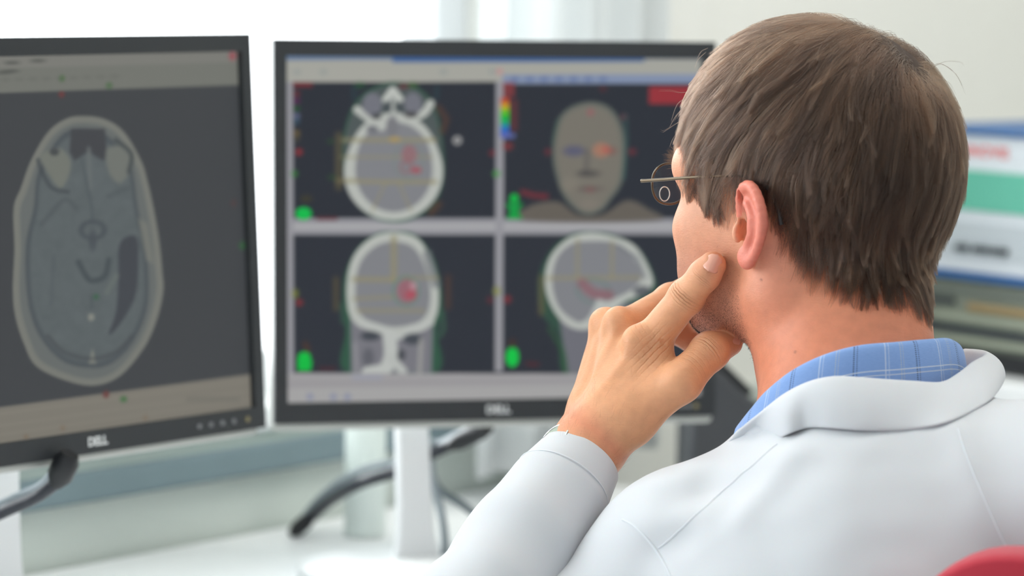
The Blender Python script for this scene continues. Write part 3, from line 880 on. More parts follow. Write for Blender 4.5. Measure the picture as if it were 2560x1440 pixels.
ebox(MB(), XA, XB, zz(845), zz(824), -.003, -.0003).build('slot', m_dk, pr)
ebox(MB(), XA, XB, zz(924), zz(880), -.006, -.0003).build('drawer_front', m_blk, pr, bevel=.001)
ebox(MB(), XA + .03, XB, zz(812), zz(792), -.005, -.0003).build('ledge', m_ol2, pr, bevel=.001)
ebox(MB(), .012, XB, zz(782), zz(764), -.0035, -.0003).build('label_strip', m_brn, pr)
ebox(MB(), XA, -.008, zz(772), zz(756), -.003, -.0003).build('slot', m_dk, pr)
ebox(MB(), XA, -.03, zz(815), zz(790), -.003, -.0003).build('slot', m_dk, pr)
ebox(MB(), XA, XB, zz(742), zz(728), -.003, -.0003).build('slot', mat('grey_slot', (98, 104, 98), .5), pr)
un = empty('instrument', np.array([E0[0], E0[1], zs['b1']]) + ED * .07 - EN * .1, 'white instrument with green band, red lettering and blue edges behind the man', 'instrument')
ebox(MB(), XA, XB, zs['b0'], zs['a'], .0, .26).build('housing', m_dev, un, bevel=.002)
ebox(MB(), XA - .002, XB + .002, zs['b1'], zs['b0'] - .0001, -.004, .262).build('blue_edge', m_blue, un, bevel=.001)
ebox(MB(), XA - .002, XB + .002, zs['a'] + .0001, zs['top'], -.004, .262).build('blue_edge', m_blue, un, bevel=.001)
ebox(MB(), XA, XB, zs['g1'], zs['g0'], -.0025, -.0003).build('green_band', m_green, un)
ebox(MB(), XA + .005, XB, zs['p1'] - .004, zs['p0'], -.002, -.0003).build('control_panel', m_dev2, un)
for x0, x1 in ((2396, 2428), (2440, 2478), (2486, 2526)):
    a, b = ep(x0, 625)[0], ep(x1, 625)[0]
    ebox(MB(), a, b, zz(634), zz(617), -.007, -.0022).build('button', m_dk, un, bevel=.001)
tx = D.curves.new('t', 'FONT'); tx.body = 'INNOVIS'; tx.size = .0150; tx.offset = .0003; tx.extrude = .0003
to = D.objects.new('tmp', tx); COL.objects.link(to); bpy.context.view_layer.update()
me = D.meshes.new_from_object(to.evaluated_get(bpy.context.evaluated_depsgraph_get())); D.objects.remove(to)
V = np.array([v_.co[:] for v_ in me.vertices]); xr = ep(2522, 385)[0]
sc_ = (xr - ep(2392, 385)[0]) / V[:, 0].max()
V = np.array([E0[0], E0[1], 0]) + ((V[:, 0:1] * sc_) + xr - V[:, 0].max() * sc_) * ED + EN * (.0006 + V[:, 2:3]) + np.stack([V[:, 0] * 0, V[:, 0] * 0, V[:, 1] * 1.05 + zz(394)], 1)
make('lettering', V, [tuple(p.vertices) for p in me.polygons], m_red, un, smooth=False)

# ------------------------------------------------------------------ the man
# head frame: f forward, l towards his left ear, u up
PHI, NOD = math.radians(40), math.radians(4)
HC = at(2043, 430, 2.40)
Hf = np.array([-math.cos(PHI) * math.cos(NOD), math.sin(PHI) * math.cos(NOD), -math.sin(NOD)])
Hl = np.array([-math.sin(PHI), -math.cos(PHI), 0.0])
Hu = -np.cross(Hf, Hl); Hu = Hu if Hu[2] > 0 else -Hu
HM = np.stack([Hf, Hl, Hu], 1)
def hw(f, l, u): return HC + HM @ np.array([f, l, u])
def to_head(P): return ((P - HC.astype(F32)) @ HM.astype(F32)).astype(F32)

def head_sdf(P):
    q = to_head(P)
    m = q.copy(); m[:, 1] = np.abs(m[:, 1])          # mirrored sides
    d = sd_ell(q, (.000, 0, .022), (.0975, .076, .081))
    d = smin(d, sd_ell(q, (-.042, 0, -.012), (.052, .061, .062)), .03)
    d = smin(d, sd_ell(q, (.028, 0, -.025), (.068, .062, .072)), .03)
    d = smin(d, sd_ell(m, (.040, .030, -.060), (.045, .030, .046)), .025)          # cheeks
    RT = np.array([[.766, -.643, 0], [.643, .766, 0], [0, 0, 1]])
    d = smin(d, sd_ell(m, (.062, .038, .008), (.0300, .026, .022), RT), .016)       # temple and brow
    d = smin(d, sd_ell(m, (.062, .040, -.038), (.0310, .024, .026), RT), .016)      # cheekbone
    d = smin(d, sd_ell(m, (.058, .036, -.072), (.0330, .022, .026), RT), .018)      # full lower cheek
    d = smin(d, sd_cone(m, (-.002, .053, -.078), (.058, .032, -.103), .014, .015), .022)   # jaw line
    d = smin(d, sd_cone(m, (-.004, .056, -.030), (-.002, .053, -.078), .016, .014), .02)
    d = smin(d, sd_ell(q, (.080, 0, -.103), (.0275, .036, .018)), .022)              # chin
    d = smin(d, sd_ell(q, (.040, 0, -.094), (.045, .036, .020)), .02)               # floor of the mouth
    d = smin(d, sd_cone(m, (.092, .006, .008), (.072, .048, .006), .009, .008), .016)  # brow
    d = smin(d, sd_ell(q, (.086, 0, -.070), (.022, .027, .026)), .015)
    e = sd_ell(m, (.109, .032, -.012), (.024, .020, .013))
    d = smax(d, -e, .012)                                                            # eye hollow
    d = smin(d, sd_ell(m, (.0795, .032, -.010), (.0135, .0145, .0105)), .004)       # lids
    d = smax(d, -sd_cone(m, (.0950, .020, -.0115), (.0885, .043, -.0120), .0012, .0012), .003)
    d = smin(d, sd_cone(q, (.097, 0, -.004), (.117, 0, -.036), .006, .0085), .012)  # nose
    d = smin(d, sd_ell(m, (.106, .011, -.043), (.010, .007, .0065)), .006)
    d = smax(d, -sd_ell(m, (.109, .0065, -.0495), (.005, .0033, .003)), .002)
    d = smin(d, sd_cone(m, (.1065, 0, -.0645), (.099, .021, -.0685), .0042, .002), .005)
    d = smin(d, sd_cone(m, (.1055, 0, -.0755), (.099, .020, -.0705), .0050, .002), .005)
    d = smax(d, -sd_cone(m, (.113, 0, -.0700), (.101, .022, -.0695), .0010, .0008), .002)
    d = smin(d, neck_sdf(P), .022)
    # ears
    d = smin(d, ear_sdf(m), .006)
    d = smax(d, -sd_ell(m, (.0115, .0775, -.038), (.0045, .0120, .0090)), .002)
    d = smax(d, -sd_ell(m, (.0068, .0870, -.0160), (.0024, .0070, .0080)), .002)
    return d

NK0, NK1 = at(2098, 790, 2.385), at(2135, 1130, 2.345)
def neck_sdf(P):
    d = sd_cone(P, NK0, NK1, .0540, .0590)
    d = smin(d, sd_cone(P, at(2110, 760, 2.395), at(2110, 1030, 2.36), .052, .054), .02)
    # sterno-mastoid towards the collar bone, and the nape
    d = smin(d, sd_cone(P, at(1940, 740, 2.375), at(2005, 1090, 2.41), .018, .016), .025)
    d = smin(d, sd_cone(P, at(2210, 760, 2.36), at(2215, 1060, 2.33), .026, .030), .03)
    d = smin(d, sd_cone(P, NK1, at(2130, 1330, 2.33), .062, .09), .03)
    return d

HELIX = [(.016, .0745, -.034), (.013, .0790, -.019), (.006, .0845, -.0065), (-.005, .0885, -.0020), (-.015, .0915, -.0060), (-.0225, .0935, -.017), (-.0245, .0930, -.030), (-.0195, .0900, -.042), (-.011, .0865, -.053), (-.002, .0835, -.062), (.006, .0800, -.0660)]
HELIX = [(.0135 + (f - .016) * .76, l - .001, -.004 + .86 * u) for f, l, u in HELIX]
HELIX = [tuple(p) for p in spline(HELIX, 22)]
def ear_sdf(m):
    box = sd_ell(m, (-.004, .083, -.033), (.040, .026, .046))
    out = np.maximum(box, .004).astype(F32) + .004
    w = box < .012
    if not w.any(): return out
    q = m[w]
    q = q * np.array([1, 1, 1 / .92], F32) - np.array([.003, 0, -.004], F32) if False else q
    c = (.0070, .0715, -.036)
    d = None
    for i in range(len(HELIX) - 1):
        e = sd_tri(q, c, HELIX[i], HELIX[i + 1]) - .0016
        r = .0036 if i < 13 else .0036 - .0008 * (i - 13) / 8
        e = smin(e, sd_cone(q, HELIX[i], HELIX[i + 1], r, r), .002)
        d = e if d is None else smin(d, e, .0012)
    # folded rim: carve under the helix, raise the antihelix
    ah = [(.0080, .0800, -.016), (.0000, .0850, -.019), (-.0050, .0870, -.028), (-.0025, .0850, -.039), (.004, .0805, -.046)]
    e = None
    for a, b in zip(ah[:-1], ah[1:]):
        x = sd_cone(q, a, b, .0030, .0032); e = x if e is None else np.minimum(e, x)
    d = smin(d, e, .003)
    d = smin(d, sd_ell(q, (.0075, .0795, -.0560), (.0068, .0042, .0080)), .005)      # lobe
    d = smin(d, sd_ell(q, (.0180, .0745, -.040), (.0032, .0040, .0065)), .005)      # tragus
    d = smin(d, sd_tri(q, (.000, .070, -.018), (.000, .066, -.050), (-.008, .082, -.032)) - .0055, .008)
    out[w] = d
    return out

# --- hand and arm
J = {k: at(*v) for k, v in dict(
    wr=(1478, 1105, 2.402), wr2=(1482, 1108, 2.418), ca=(1530, 1045, 2.402), cb=(1490, 1035, 2.430),
    i0=(1614, 868, 2.405), i1=(1716, 742, 2.391), i2=(1762, 687, 2.377), i3=(1781, 663, 2.3735),
    m0=(1556, 826, 2.430), m1=(1678, 752, 2.452), m2=(1738, 716, 2.474), m3=(1768, 704, 2.489),
    r0=(1523, 822, 2.452), r1=(1625, 792, 2.480), r2=(1694, 826, 2.487), r3=(1722, 850, 2.480),
    p0=(1520, 848, 2.472), p1=(1590, 850, 2.496), p2=(1625, 885, 2.492), p3=(1642, 912, 2.482),
    t0=(1575, 1045, 2.394), t1=(1703, 955, 2.381), t2=(1775, 878, 2.394), t3=(1823, 857, 2.410)).items()}
ELB, SHO = at(1045, 1800, 2.285), at(1730, 1400, 2.335)
ELB[2] = max(ELB[2], .795)

UPM = at(1432, 1655, 2.325)
def finger(P, a, b, c, e, r, k=.004):
    d = sd_cone(P, a, b, r[0], r[1])
    d = smin(d, sd_cone(P, b, c, r[1], r[2]), k)
    d = smin(d, sd_cone(P, c, e, r[2], r[3]), k)
    return d

HANDC = at(1620, 890, 2.43)
def hand_sdf(P):
    g = np.sqrt(((P - HANDC.astype(F32)) ** 2).sum(-1)) - .125
    out = np.maximum(g, .02)
    w = g < .03
    if not w.any(): return out
    q = P[w]
    fi = finger(q, J['i0'], J['i1'], J['i2'], J['i3'], (.0136, .0121, .0112, .0098))
    fm = finger(q, J['m0'], J['m1'], J['m2'], J['m3'], (.0136, .0120, .0108, .0090))
    fr = finger(q, J['r0'], J['r1'], J['r2'], J['r3'], (.0128, .0112, .0100, .0086))
    fp = finger(q, J['p0'], J['p1'], J['p2'], J['p3'], (.0115, .0098, .0088, .0078))
    th = finger(q, J['t0'], J['t1'], J['t2'], J['t3'], (.0165, .0142, .0128, .0098), .006)
    for k, r in (('i1', .0124), ('m1', .0122), ('t2', .0130)):
        e = np.sqrt(((q - J[k].astype(F32)) ** 2).sum(-1)) - r
        if k[0] == 'i': fi = smin(fi, e, .004)
        if k[0] == 'm': fm = smin(fm, e, .004)
        if k[0] == 't': th = smin(th, e, .004)
    pa = sd_cone(q, J['ca'], J['i0'], .0190, .0140)
    for a, b, ra, rb in (('ca', 'm0', .0190, .0142), ('cb', 'r0', .0180, .0132), ('cb', 'p0', .0165, .0120), ('wr', 'ca', .0235, .0205), ('wr2', 'cb', .0215, .0185)):
        pa = smin(pa, sd_cone(q, J[a], J[b], ra, rb), .012)
    pa = smin(pa, sd_cone(q, J['t0'], at(1640, 905, 2.405), .0170, .0130), .014)      # web muscle
    pa = smin(pa, sd_cone(q, at(1560, 985, 2.42), at(1590, 880, 2.435), .016, .012), .012)
    d = smin(pa, fi, .008); d = smin(d, fm, .007); d = smin(d, fr, .007); d = smin(d, fp, .007)
    d = smin(d, th, .013)
    # knuckle heads
    for k, r, n in (('m0', .0095, (1545, 800, 2.421)), ('i0', .0095, (1590, 848, 2.396)), ('r0', .0085, (1509, 803, 2.447))):
        e = np.sqrt(((q - at(*n).astype(F32)) ** 2).sum(-1)) - r
        d = smin(d, e, .008)
    # creases over the joints
    ax = (J['i2'] - J['i0']); ax /= np.linalg.norm(ax); ax = ax.astype(F32)
    for c, kx, rad, n, amp in ((at(1703, 738, 2.381), ax, .0105, 3, .00045), (at(1748, 690, 2.367), ax, .007, 2, .0002)):
        c = c.astype(F32); t = (q - c) @ kx
        m = np.exp(-((q - c) ** 2).sum(-1) / rad ** 2)
        d = d + amp * m * np.cos(t / .0031 * 6.283) * np.exp(-(t / .0055) ** 2)
    ax2 = (J['t3'] - J['t1']); ax2 /= np.linalg.norm(ax2); ax2 = ax2.astype(F32)
    c = at(1778, 868, 2.381).astype(F32); t = (q - c) @ ax2
    d = d + .0005 * np.exp(-((q - c) ** 2).sum(-1) / .011 ** 2) * np.cos(t / .0032 * 6.283) * np.exp(-(t / .006) ** 2)
    # folds between thumb and palm
    for pts, amp, wdt in (([at(1640, 838, 2.392), at(1672, 870, 2.388), at(1685, 905, 2.387), at(1682, 945, 2.385)], .0016, .0016),
                          ([at(1612, 850, 2.389), at(1640, 885, 2.386), at(1660, 905, 2.385)], .0005, .0014),
                          ([at(1600, 865, 2.389), at(1628, 898, 2.386), at(1650, 922, 2.385)], .0005, .0014),
                          ([at(1590, 882, 2.389), at(1618, 912, 2.386), at(1644, 938, 2.385)], .0004, .0014),
                          ([at(1650, 800, 2.392), at(1678, 830, 2.390)], .0003, .0016)):
        sd = seg_dist(q, [p.astype(F32) for p in pts])
        d = d + amp * np.exp(-(sd / wdt) ** 2)
    # tendons on the back of the hand
    for a, b in (((1462, 1010, 2.408), (1535, 830, 2.412)), ((1446, 1000, 2.42), (1500, 840, 2.436)), ((1495, 1000, 2.39), (1578, 862, 2.392))):
        sd = sd_cone(q, at(*a), at(*b), 0, 0)
        d = d - .0011 * np.exp(-(sd / .0042) ** 2)
    out[w] = d
    return out

def arm_sdf(P):
    d = smin(sd_cone(P, J['wr'], ELB, .0240, .031), sd_cone(P, J['wr2'], ELB, .0215, .030), .012)
    d = smin(d, smin(sd_cone(P, ELB, UPM, .031, .036), sd_cone(P, UPM, SHO, .036, .046), .02), .015)
    return d

CHEST = at(2215, 2150, 2.31)
def trunk_sdf(P):
    d = sd_ell(P, CHEST, (.19, .105, .25))
    d = smin(d, sd_cone(P, at(2130, 1250, 2.33), SHO, .05, .048), .05)
    d = smin(d, sd_cone(P, at(2180, 1250, 2.32), at(2700, 1290, 2.27), .05, .048), .05)
    return d

def body_sdf(P):
    P = P.astype(F32)
    d = smin(head_sdf(P), smin(trunk_sdf(P), arm_sdf(P), .04), .03)
    hd = hand_sdf(P)
    d2 = smin(arm_sdf(P), hd, .012)
    # the fingers press against the cheek: joined with a fine crease
    return smin(d, d2, .0012)

def outward(V, Q, f):
    a, b, c = V[Q[:, 0]], V[Q[:, 1]], V[Q[:, 2]]
    n = np.cross(b - a, c - a); cen = (a + c) / 2
    k = np.argsort(-np.linalg.norm(n, axis=1))[:400]
    g = f((cen[k] + n[k] / (np.linalg.norm(n[k], axis=1)[:, None] + 1e-12) * .002).astype(F32)) - f(cen[k].astype(F32))
    return Q if (g > 0).mean() > .5 else Q[:, ::-1]

m_skin = D.materials.new('skin'); m_skin.use_nodes = True
nt = m_skin.node_tree; bs = nt.nodes['Principled BSDF']
def nd(t, **kw):
    n = nt.nodes.new(t)
    for k, v in kw.items(): setattr(n, k, v)
    return n
vc = nd('ShaderNodeVertexColor', layer_name='tint')
tc = nd('ShaderNodeTexCoord')
n1 = nd('ShaderNodeTexNoise'); n1.inputs['Scale'].default_value = 120; n1.inputs['Detail'].default_value = 5
n2 = nd('ShaderNodeTexNoise'); n2.inputs['Scale'].default_value = 700; n2.inputs['Detail'].default_value = 3
n3 = nd('ShaderNodeTexVoronoi'); n3.inputs['Scale'].default_value = 900
for n in (n1, n2, n3): nt.links.new(tc.outputs['Object'], n.inputs['Vector'])
mr = nd('ShaderNodeMapRange'); mr.inputs['From Min'].default_value = .3; mr.inputs['From Max'].default_value = .7
mr.inputs['To Min'].default_value = .93; mr.inputs['To Max'].default_value = 1.05
nt.links.new(n1.outputs['Fac'], mr.inputs['Value'])
mu = nd('ShaderNodeVectorMath', operation='SCALE')
nt.links.new(vc.outputs['Color'], mu.inputs[0]); nt.links.new(mr.outputs['Result'], mu.inputs['Scale'])
nt.links.new(mu.outputs[0], bs.inputs['Base Color'])
def mth(op, a, b_=None, c_=None):
    n = nt.nodes.new('ShaderNodeMath'); n.operation = op
    for i, v in enumerate((a, b_, c_)):
        if v is None: continue
        if isinstance(v, (int, float)): n.inputs[i].default_value = v
        else: nt.links.new(v, n.inputs[i])
    return n.outputs[0]
def vdot(vec, k):
    n = nt.nodes.new('ShaderNodeVectorMath'); n.operation = 'DOT_PRODUCT'; nt.links.new(vec, n.inputs[0]); n.inputs[1].default_value = tuple(k); return n.outputs['Value']
POS = tc.outputs['Object']
def crease(c, axis, rad, wl, half, amp):
    """skin folds across a joint"""
    axis = np.array(axis) / np.linalg.norm(axis)
    s = nt.nodes.new('ShaderNodeVectorMath'); s.operation = 'SUBTRACT'; nt.links.new(POS, s.inputs[0]); s.inputs[1].default_value = tuple(c)
    ln = nt.nodes.new('ShaderNodeVectorMath'); ln.operation = 'LENGTH'; nt.links.new(s.outputs[0], ln.inputs[0])
    t = mth('MULTIPLY_ADD', n1.outputs['Fac'], .0030, mth('ADD', vdot(s.outputs[0], axis), -.0015))
    g = mth('EXPONENT', mth('MULTIPLY', mth('POWER', mth('DIVIDE', ln.outputs['Value'], rad), 2.0), -1.0))
    g2 = mth('EXPONENT', mth('MULTIPLY', mth('POWER', mth('DIVIDE', mth('ABSOLUTE', t), half), 2.0), -1.0))
    w = mth('POWER', mth('ABSOLUTE', mth('COSINE', mth('MULTIPLY', t, math.pi / wl))), 8.0)
    return mth('MULTIPLY', mth('MULTIPLY', w, mth('MULTIPLY', g, g2)), -amp)
nm = nd('ShaderNodeMapping'); nm.inputs['Rotation'].default_value = (.3, -.2, .9); nm.inputs['Scale'].default_value = (150, 420, 900)
n4 = nd('ShaderNodeTexNoise'); n4.inputs['Scale'].default_value = 1.0; n4.inputs['Detail'].default_value = 3
nt.links.new(POS, nm.inputs[0]); nt.links.new(nm.outputs[0], n4.inputs['Vector'])
H_ = mth('MULTIPLY', n3.outputs['Distance'], .00007)
H_ = mth('MULTIPLY_ADD', n2.outputs['Fac'], .00008, H_)
H_ = mth('MULTIPLY_ADD', n4.outputs['Fac'], .00022, H_)
axi = J['i2'] - J['i0']; axt = J['t3'] - J['t1']
for args in ((at(1706, 742, 2.380), axi, .0115, .0022, .0050, .00085), (at(1750, 694, 2.367), axi, .0080, .0016, .0022, .00030),
             (at(1778, 868, 2.381), axt, .0105, .0021, .0034, .00060), (at(1640, 880, 2.386), at(1690, 900, 2.39) - at(1620, 830, 2.39), .0170, .0042, .0140, .00060),
             (at(1605, 830, 2.392), at(1700, 760, 2.39) - at(1600, 850, 2.4), .0100, .0030, .0080, .00022),
             (at(1735, 915, 2.380), axt, .0120, .0036, .0110, .00028)):
    H_ = mth('ADD', H_, crease(*args))
bp = nd('ShaderNodeBump'); bp.inputs['Strength'].default_value = 1.0; bp.inputs['Distance'].default_value = 1.0
nt.links.new(H_, bp.inputs['Height']); nt.links.new(bp.outputs[0], bs.inputs['Normal'])
bs.inputs['Roughness'].default_value = .48
bs.inputs['Specular IOR Level'].default_value = .4
bs.inputs['Subsurface Weight'].default_value = .22
bs.inputs['Subsurface Radius'].default_value = (1.0, .35, .2)
bs.inputs['Subsurface Scale'].default_value = .006

BODY_H = .00135
lo = np.array([-.16, 2.10, 0.735]); hi = np.array([.52, 2.58, 1.36])
V, Q = surface(body_sdf, lo, hi, BODY_H)
Q = outward(V, Q, body_sdf)
V = relax(V, Q, 1, .4)
# colours that belong to the skin itself
hq = to_head(V)
C = np.tile(lin((224, 160, 128)), (len(V), 1))
def blend(w, col):
    global C
    w = np.clip(w, 0, 1)[:, None]; C = C * (1 - w) + lin(col) * w
isH = np.exp(-np.maximum(np.minimum(hand_sdf(V), arm_sdf(V)), 0) / .002)
nz = vnoise(V, 28, 3)
blend((1 - isH) * .12 * (nz * .5 + .5), (222, 160, 130))
side = np.abs(hq[:, 1])
neck = 1 / (1 + np.exp((hq[:, 2] + .075) / .012))
blend(neck * (1 - isH) * .8, (219, 132, 99))
ear = ((side > .079) & (hq[:, 2] > -.07) & (hq[:, 0] < .03) & (hq[:, 2] < .006)).astype(float) * (1 - isH)
blend(ear * .75, (220, 118, 104))
blend(np.exp(-(((hq[:, 0] + .012) / .02) ** 2 + ((hq[:, 2] + .05) / .035) ** 2)) * (side > .05) * (1 - isH) * (1 - ear) * .5, (222, 138, 118))
blend(np.exp(-(((hq[:, 0] - .1) / .016) ** 2 + (hq[:, 1] / .021) ** 2 + ((hq[:, 2] + .070) / .0085) ** 2)) * (1 - isH), (190, 105, 98))
beard = np.clip((-.040 - hq[:, 2] + (hq[:, 0] - .05) * .15) / .03, 0, 1) * np.clip((hq[:, 0] - .018) / .02, 0, 1) * (1 - isH) * np.clip((hq[:, 2] + .135) / .02, 0, 1)
blend(beard * .38, (120, 100, 92))
scalp = np.clip((hq[:, 2] - .012) / .01, 0, 1) * np.clip((.07 - hq[:, 0]) / .01, 0, 1) * (1 - isH)
blend(scalp * .5, (150, 112, 92))
blend(isH * .8, (223, 163, 120))
for k, r, s in (('i3', .014, .5), ('t3', .014, .45), ('i1', .012, .25), ('r3', .016, .5), ('t2', .012, .2)):
    blend(np.exp(-((V - J[k]) ** 2).sum(1) / r ** 2) * isH * s, (216, 140, 122))
for px, py, d_, r in ((1988, 880, 2.31, .0009), (1903, 700, 2.33, .0009)):
    a_ = at(px, py, 1.0) - EYE; a_ /= np.linalg.norm(a_)
    rel = V - EYE; t_ = rel @ a_; dd_ = np.linalg.norm(rel - t_[:, None] * a_, axis=1)
    blend(np.exp(-(dd_ / r) ** 2) * (t_ < 2.40) * .7, (120, 72, 56))
person = make('person', V, Q, m_skin)
vcolor(person, 'tint', C)
tag(person, 'man in a white lab coat with brown hair resting his cheek on one hand', 'person')
VB = V

# finger nails
m_nail = mat('nail', (226, 164, 142), .28, spec=.6, coat=.3)
def nail(c, axis, nrm, L, Wd):
    c = np.array(c); axis = axis / np.linalg.norm(axis); nrm = nrm - axis * (nrm @ axis); nrm /= np.linalg.norm(nrm)
    sd = np.cross(axis, nrm)
    Vn, Fn = [], []
    n = 12
    for i in range(n + 1):
        for k in range(n + 1):
            a = (i / n * 2 - 1); b = (k / n * 2 - 1)
            ww = math.sqrt(max(0, 1 - abs(a) ** 3.2)) if a > 0 else math.sqrt(max(0, 1 - abs(a) ** 5))
            x, y = a * L / 2, b * Wd / 2 * ww
            Vn.append(c + axis * x + sd * y + nrm * (-(y ** 2) / (Wd * .75) - (x ** 2) * 4))
    for i in range(n):
        for k in range(n):
            q = i * (n + 1) + k; Fn.append((q, q + 1, q + n + 2, q + n + 1))
    Vn = np.array(Vn, dtype=F32)
    o = make('fingernail', Vn, Fn, m_nail, person)
    s = o.modifiers.new('t', 'SOLIDIFY'); s.thickness = .0006; s.offset = 0
    return o
camdir = EYE - J['i3']; camdir /= np.linalg.norm(camdir)
def on_skin(px, py, d0, d1, f=body_sdf):
    """first skin point along the sight line through (px, py)"""
    ds = np.linspace(d0, d1, 160)
    P = np.array([at(px, py, x) for x in ds]).astype(F32)
    v = f(P); k = np.argmax(v < 0)
    return P[k] if (v < 0).any() else P[-1]
def nrm_at(p, f=body_sdf):
    g = grad(f, np.array([p], F32), .0006)[0]; return g / np.linalg.norm(g)
p0 = on_skin(1783, 658, 2.33, 2.42)
nail(p0 + nrm_at(p0) * .0009, at(1790, 636, 2.365) - at(1768, 676, 2.363), nrm_at(p0) * .5 + (EYE - p0) / 2.4 * .5, .0135, .0115)
p0 = on_skin(1838, 853, 2.36, 2.45)
nail(p0 + nrm_at(p0) * .0003, J['t3'] - J['t2'], nrm_at(p0), .011, .009)

# eyes
for s in (1, -1):
    MBx = MB().lathe([(.0001, -.0115), (.006, -.0098), (.010, -.0058), (.0115, 0), (.010, .0058), (.006, .0098), (.0001, .0115)], 24, None, hw(.082, .032 * s, -.0105))
    ey = MBx.build('eye', mat('eye_white', (236, 232, 228), .15), person, auto=80)
    MB().lathe([(.0001, .0012), (.0035, .0008), (.0056, -.0006), (.0057, -.001)], 20, np.stack([Hl, Hu, Hf], 1), hw(.0928, .032 * s, -.0105)).build('iris', mat('iris', (84, 104, 110), .1), ey, auto=80)

# ------------------------------------------------------------------ hair
m_hair = D.materials.new('brown_hair'); m_hair.use_nodes = True
nt = m_hair.node_tree; nt.nodes.clear()
ho = nd('ShaderNodeOutputMaterial'); hb = nd('ShaderNodeBsdfHairPrincipled')
hb.parametrization = 'COLOR'
hi_ = nd('ShaderNodeHairInfo')
hr = nd('ShaderNodeValToRGB')
hr.color_ramp.elements[0].color = rgb(27, 18, 14); hr.color_ramp.elements[1].color = rgb(102, 72, 52)
e_ = hr.color_ramp.elements.new(.55); e_.color = rgb(51, 35, 26)
ca_ = nd('ShaderNodeAttribute', attribute_name='lock')
cm_ = nd('ShaderNodeMath', operation='MULTIPLY_ADD'); cm_.inputs[1].default_value = .35
cm2 = nd('ShaderNodeMath', operation='MULTIPLY'); cm2.inputs[1].default_value = .65
nt.links.new(hi_.outputs['Random'], cm_.inputs[0]); nt.links.new(ca_.outputs['Fac'], cm2.inputs[0]); nt.links.new(cm2.outputs[0], cm_.inputs[2])
nt.links.new(cm_.outputs[0], hr.inputs['Fac']); nt.links.new(hr.outputs['Color'], hb.inputs['Color'])
hb.inputs['Roughness'].default_value = .38; hb.inputs['Radial Roughness'].default_value = .45
hb.inputs['Random Roughness'].default_value = .3
nt.links.new(hb.outputs[0], ho.inputs['Surface'])
m_scalp = mat('dark_under_hair', (58, 43, 35), .8, var=.15)

AZK = np.radians([0, 25, 40, 55, 65, 72, 78, 88, 100, 109, 113, 117, 125, 129, 133, 138, 150, 165, 180])
UED = np.array([-.088, -.080, -.070, -.058, -.048, -.036, -.006, .004, .002, .001, -.008, -.030, -.030, -.012, .006, .024, .042, .055, .060])
def hair_margin(q):
    """height above the hairline, in head coordinates"""
    az = np.arctan2(np.abs(q[:, 1]), -q[:, 0] + .0)
    tuft = .007 * np.exp(-((np.arctan2(q[:, 1], -q[:, 0]) - .10) / .13) ** 2)
    return q[:, 2] - np.interp(az, AZK, UED) + tuft

def scalp_sdf(P):
    q = to_head(P)
    d = sd_ell(q, (.000, 0, .022), (.0975, .076, .081))
    d = smin(d, sd_ell(q, (-.042, 0, -.012), (.052, .061, .062)), .03)
    d = smin(d, sd_ell(q, (.028, 0, -.025), (.068, .062, .072)), .03)
    d = smin(d, neck_sdf(P), .022)
    return d

CROWN = np.array([-.080, -.010, .075])
PART = np.array([CROWN, [-.055, -.012, .093], [-.02, -.014, .103], [.03, -.012, .100], [.07, -.006, .080]])

def comb(q):
    """direction the hair is combed, in head coordinates"""
    best = None; bd = None
    for a, b in zip(PART[:-1], PART[1:]):
        ba = b - a; t = np.clip(((q - a) @ ba) / (ba @ ba), 0, 1)
        c = a + t[:, None] * ba; dd = np.linalg.norm(q - c, axis=1)
        if best is None: best, bd = c, dd
        else:
            m = dd < bd; best = np.where(m[:, None], c, best); bd = np.minimum(bd, dd)
    v = q - best
    v /= np.linalg.norm(v, axis=1)[:, None] + 1e-6
    far = np.clip(bd / .06, 0, 1)[:, None]
    v = v * (1 - .55 * far) + np.array([0, 0, -1.0]) * (.75 * far)
    fw = np.clip((q[:, 0] + .075) / .08, 0, 1) * np.clip((q[:, 2] + .02) / .05, 0, 1)
    v[:, 0] += .95 * fw + .30 * np.clip((q[:, 0] - .005) / .02, 0, 1)
    w3 = np.stack([vnoise(q, 34, 21), vnoise(q, 34, 22), vnoise(q, 34, 23)], 1) + .6 * np.stack([vnoise(q, 80, 24), vnoise(q, 80, 25), vnoise(q, 80, 26)], 1)
    v += .26 * w3
    # towards the nape the hair runs down and slightly to the middle
    return v

rng = np.random.RandomState(11)
def grow(roots, lens, lift, K=15, noise=.25, seeds=None, droop=0.0, tipout=None):
    """combed strands over the scalp: roots N x 3 (world)"""
    N = len(roots)
    P = roots.astype(F32).copy()
    out = np.empty((N, K, 3), F32); out[:, 0] = P
    st = (lens / (K - 1)).astype(F32)
    nvec = rng.normal(0, 1, (N, 3)) * noise
    for k in range(1, K):
        G = grad(scalp_sdf, P, .0015); G /= np.linalg.norm(G, axis=1)[:, None] + 1e-9
        q = to_head(P).astype(float)
        v = comb(q) + nvec
        v = v @ HM.T
        v = v - G * ((v * G).sum(1))[:, None] * .92
        v /= np.linalg.norm(v, axis=1)[:, None] + 1e-9
        P = P + (v * st[:, None]).astype(F32)
        t = k / (K - 1)
        tgt = lift * min(1.0, (t / .35) ** .7)
        if tipout is not None: tgt = tgt + tipout * max(0, t - .6) ** 2 * 4
        d = scalp_sdf(P)
        P = P + (G * (np.clip(tgt - d, -.004, .004))[:, None]).astype(F32)
        nvec = nvec * .85 + rng.normal(0, 1, (N, 3)) * noise * .35
        out[:, k] = P
    return out

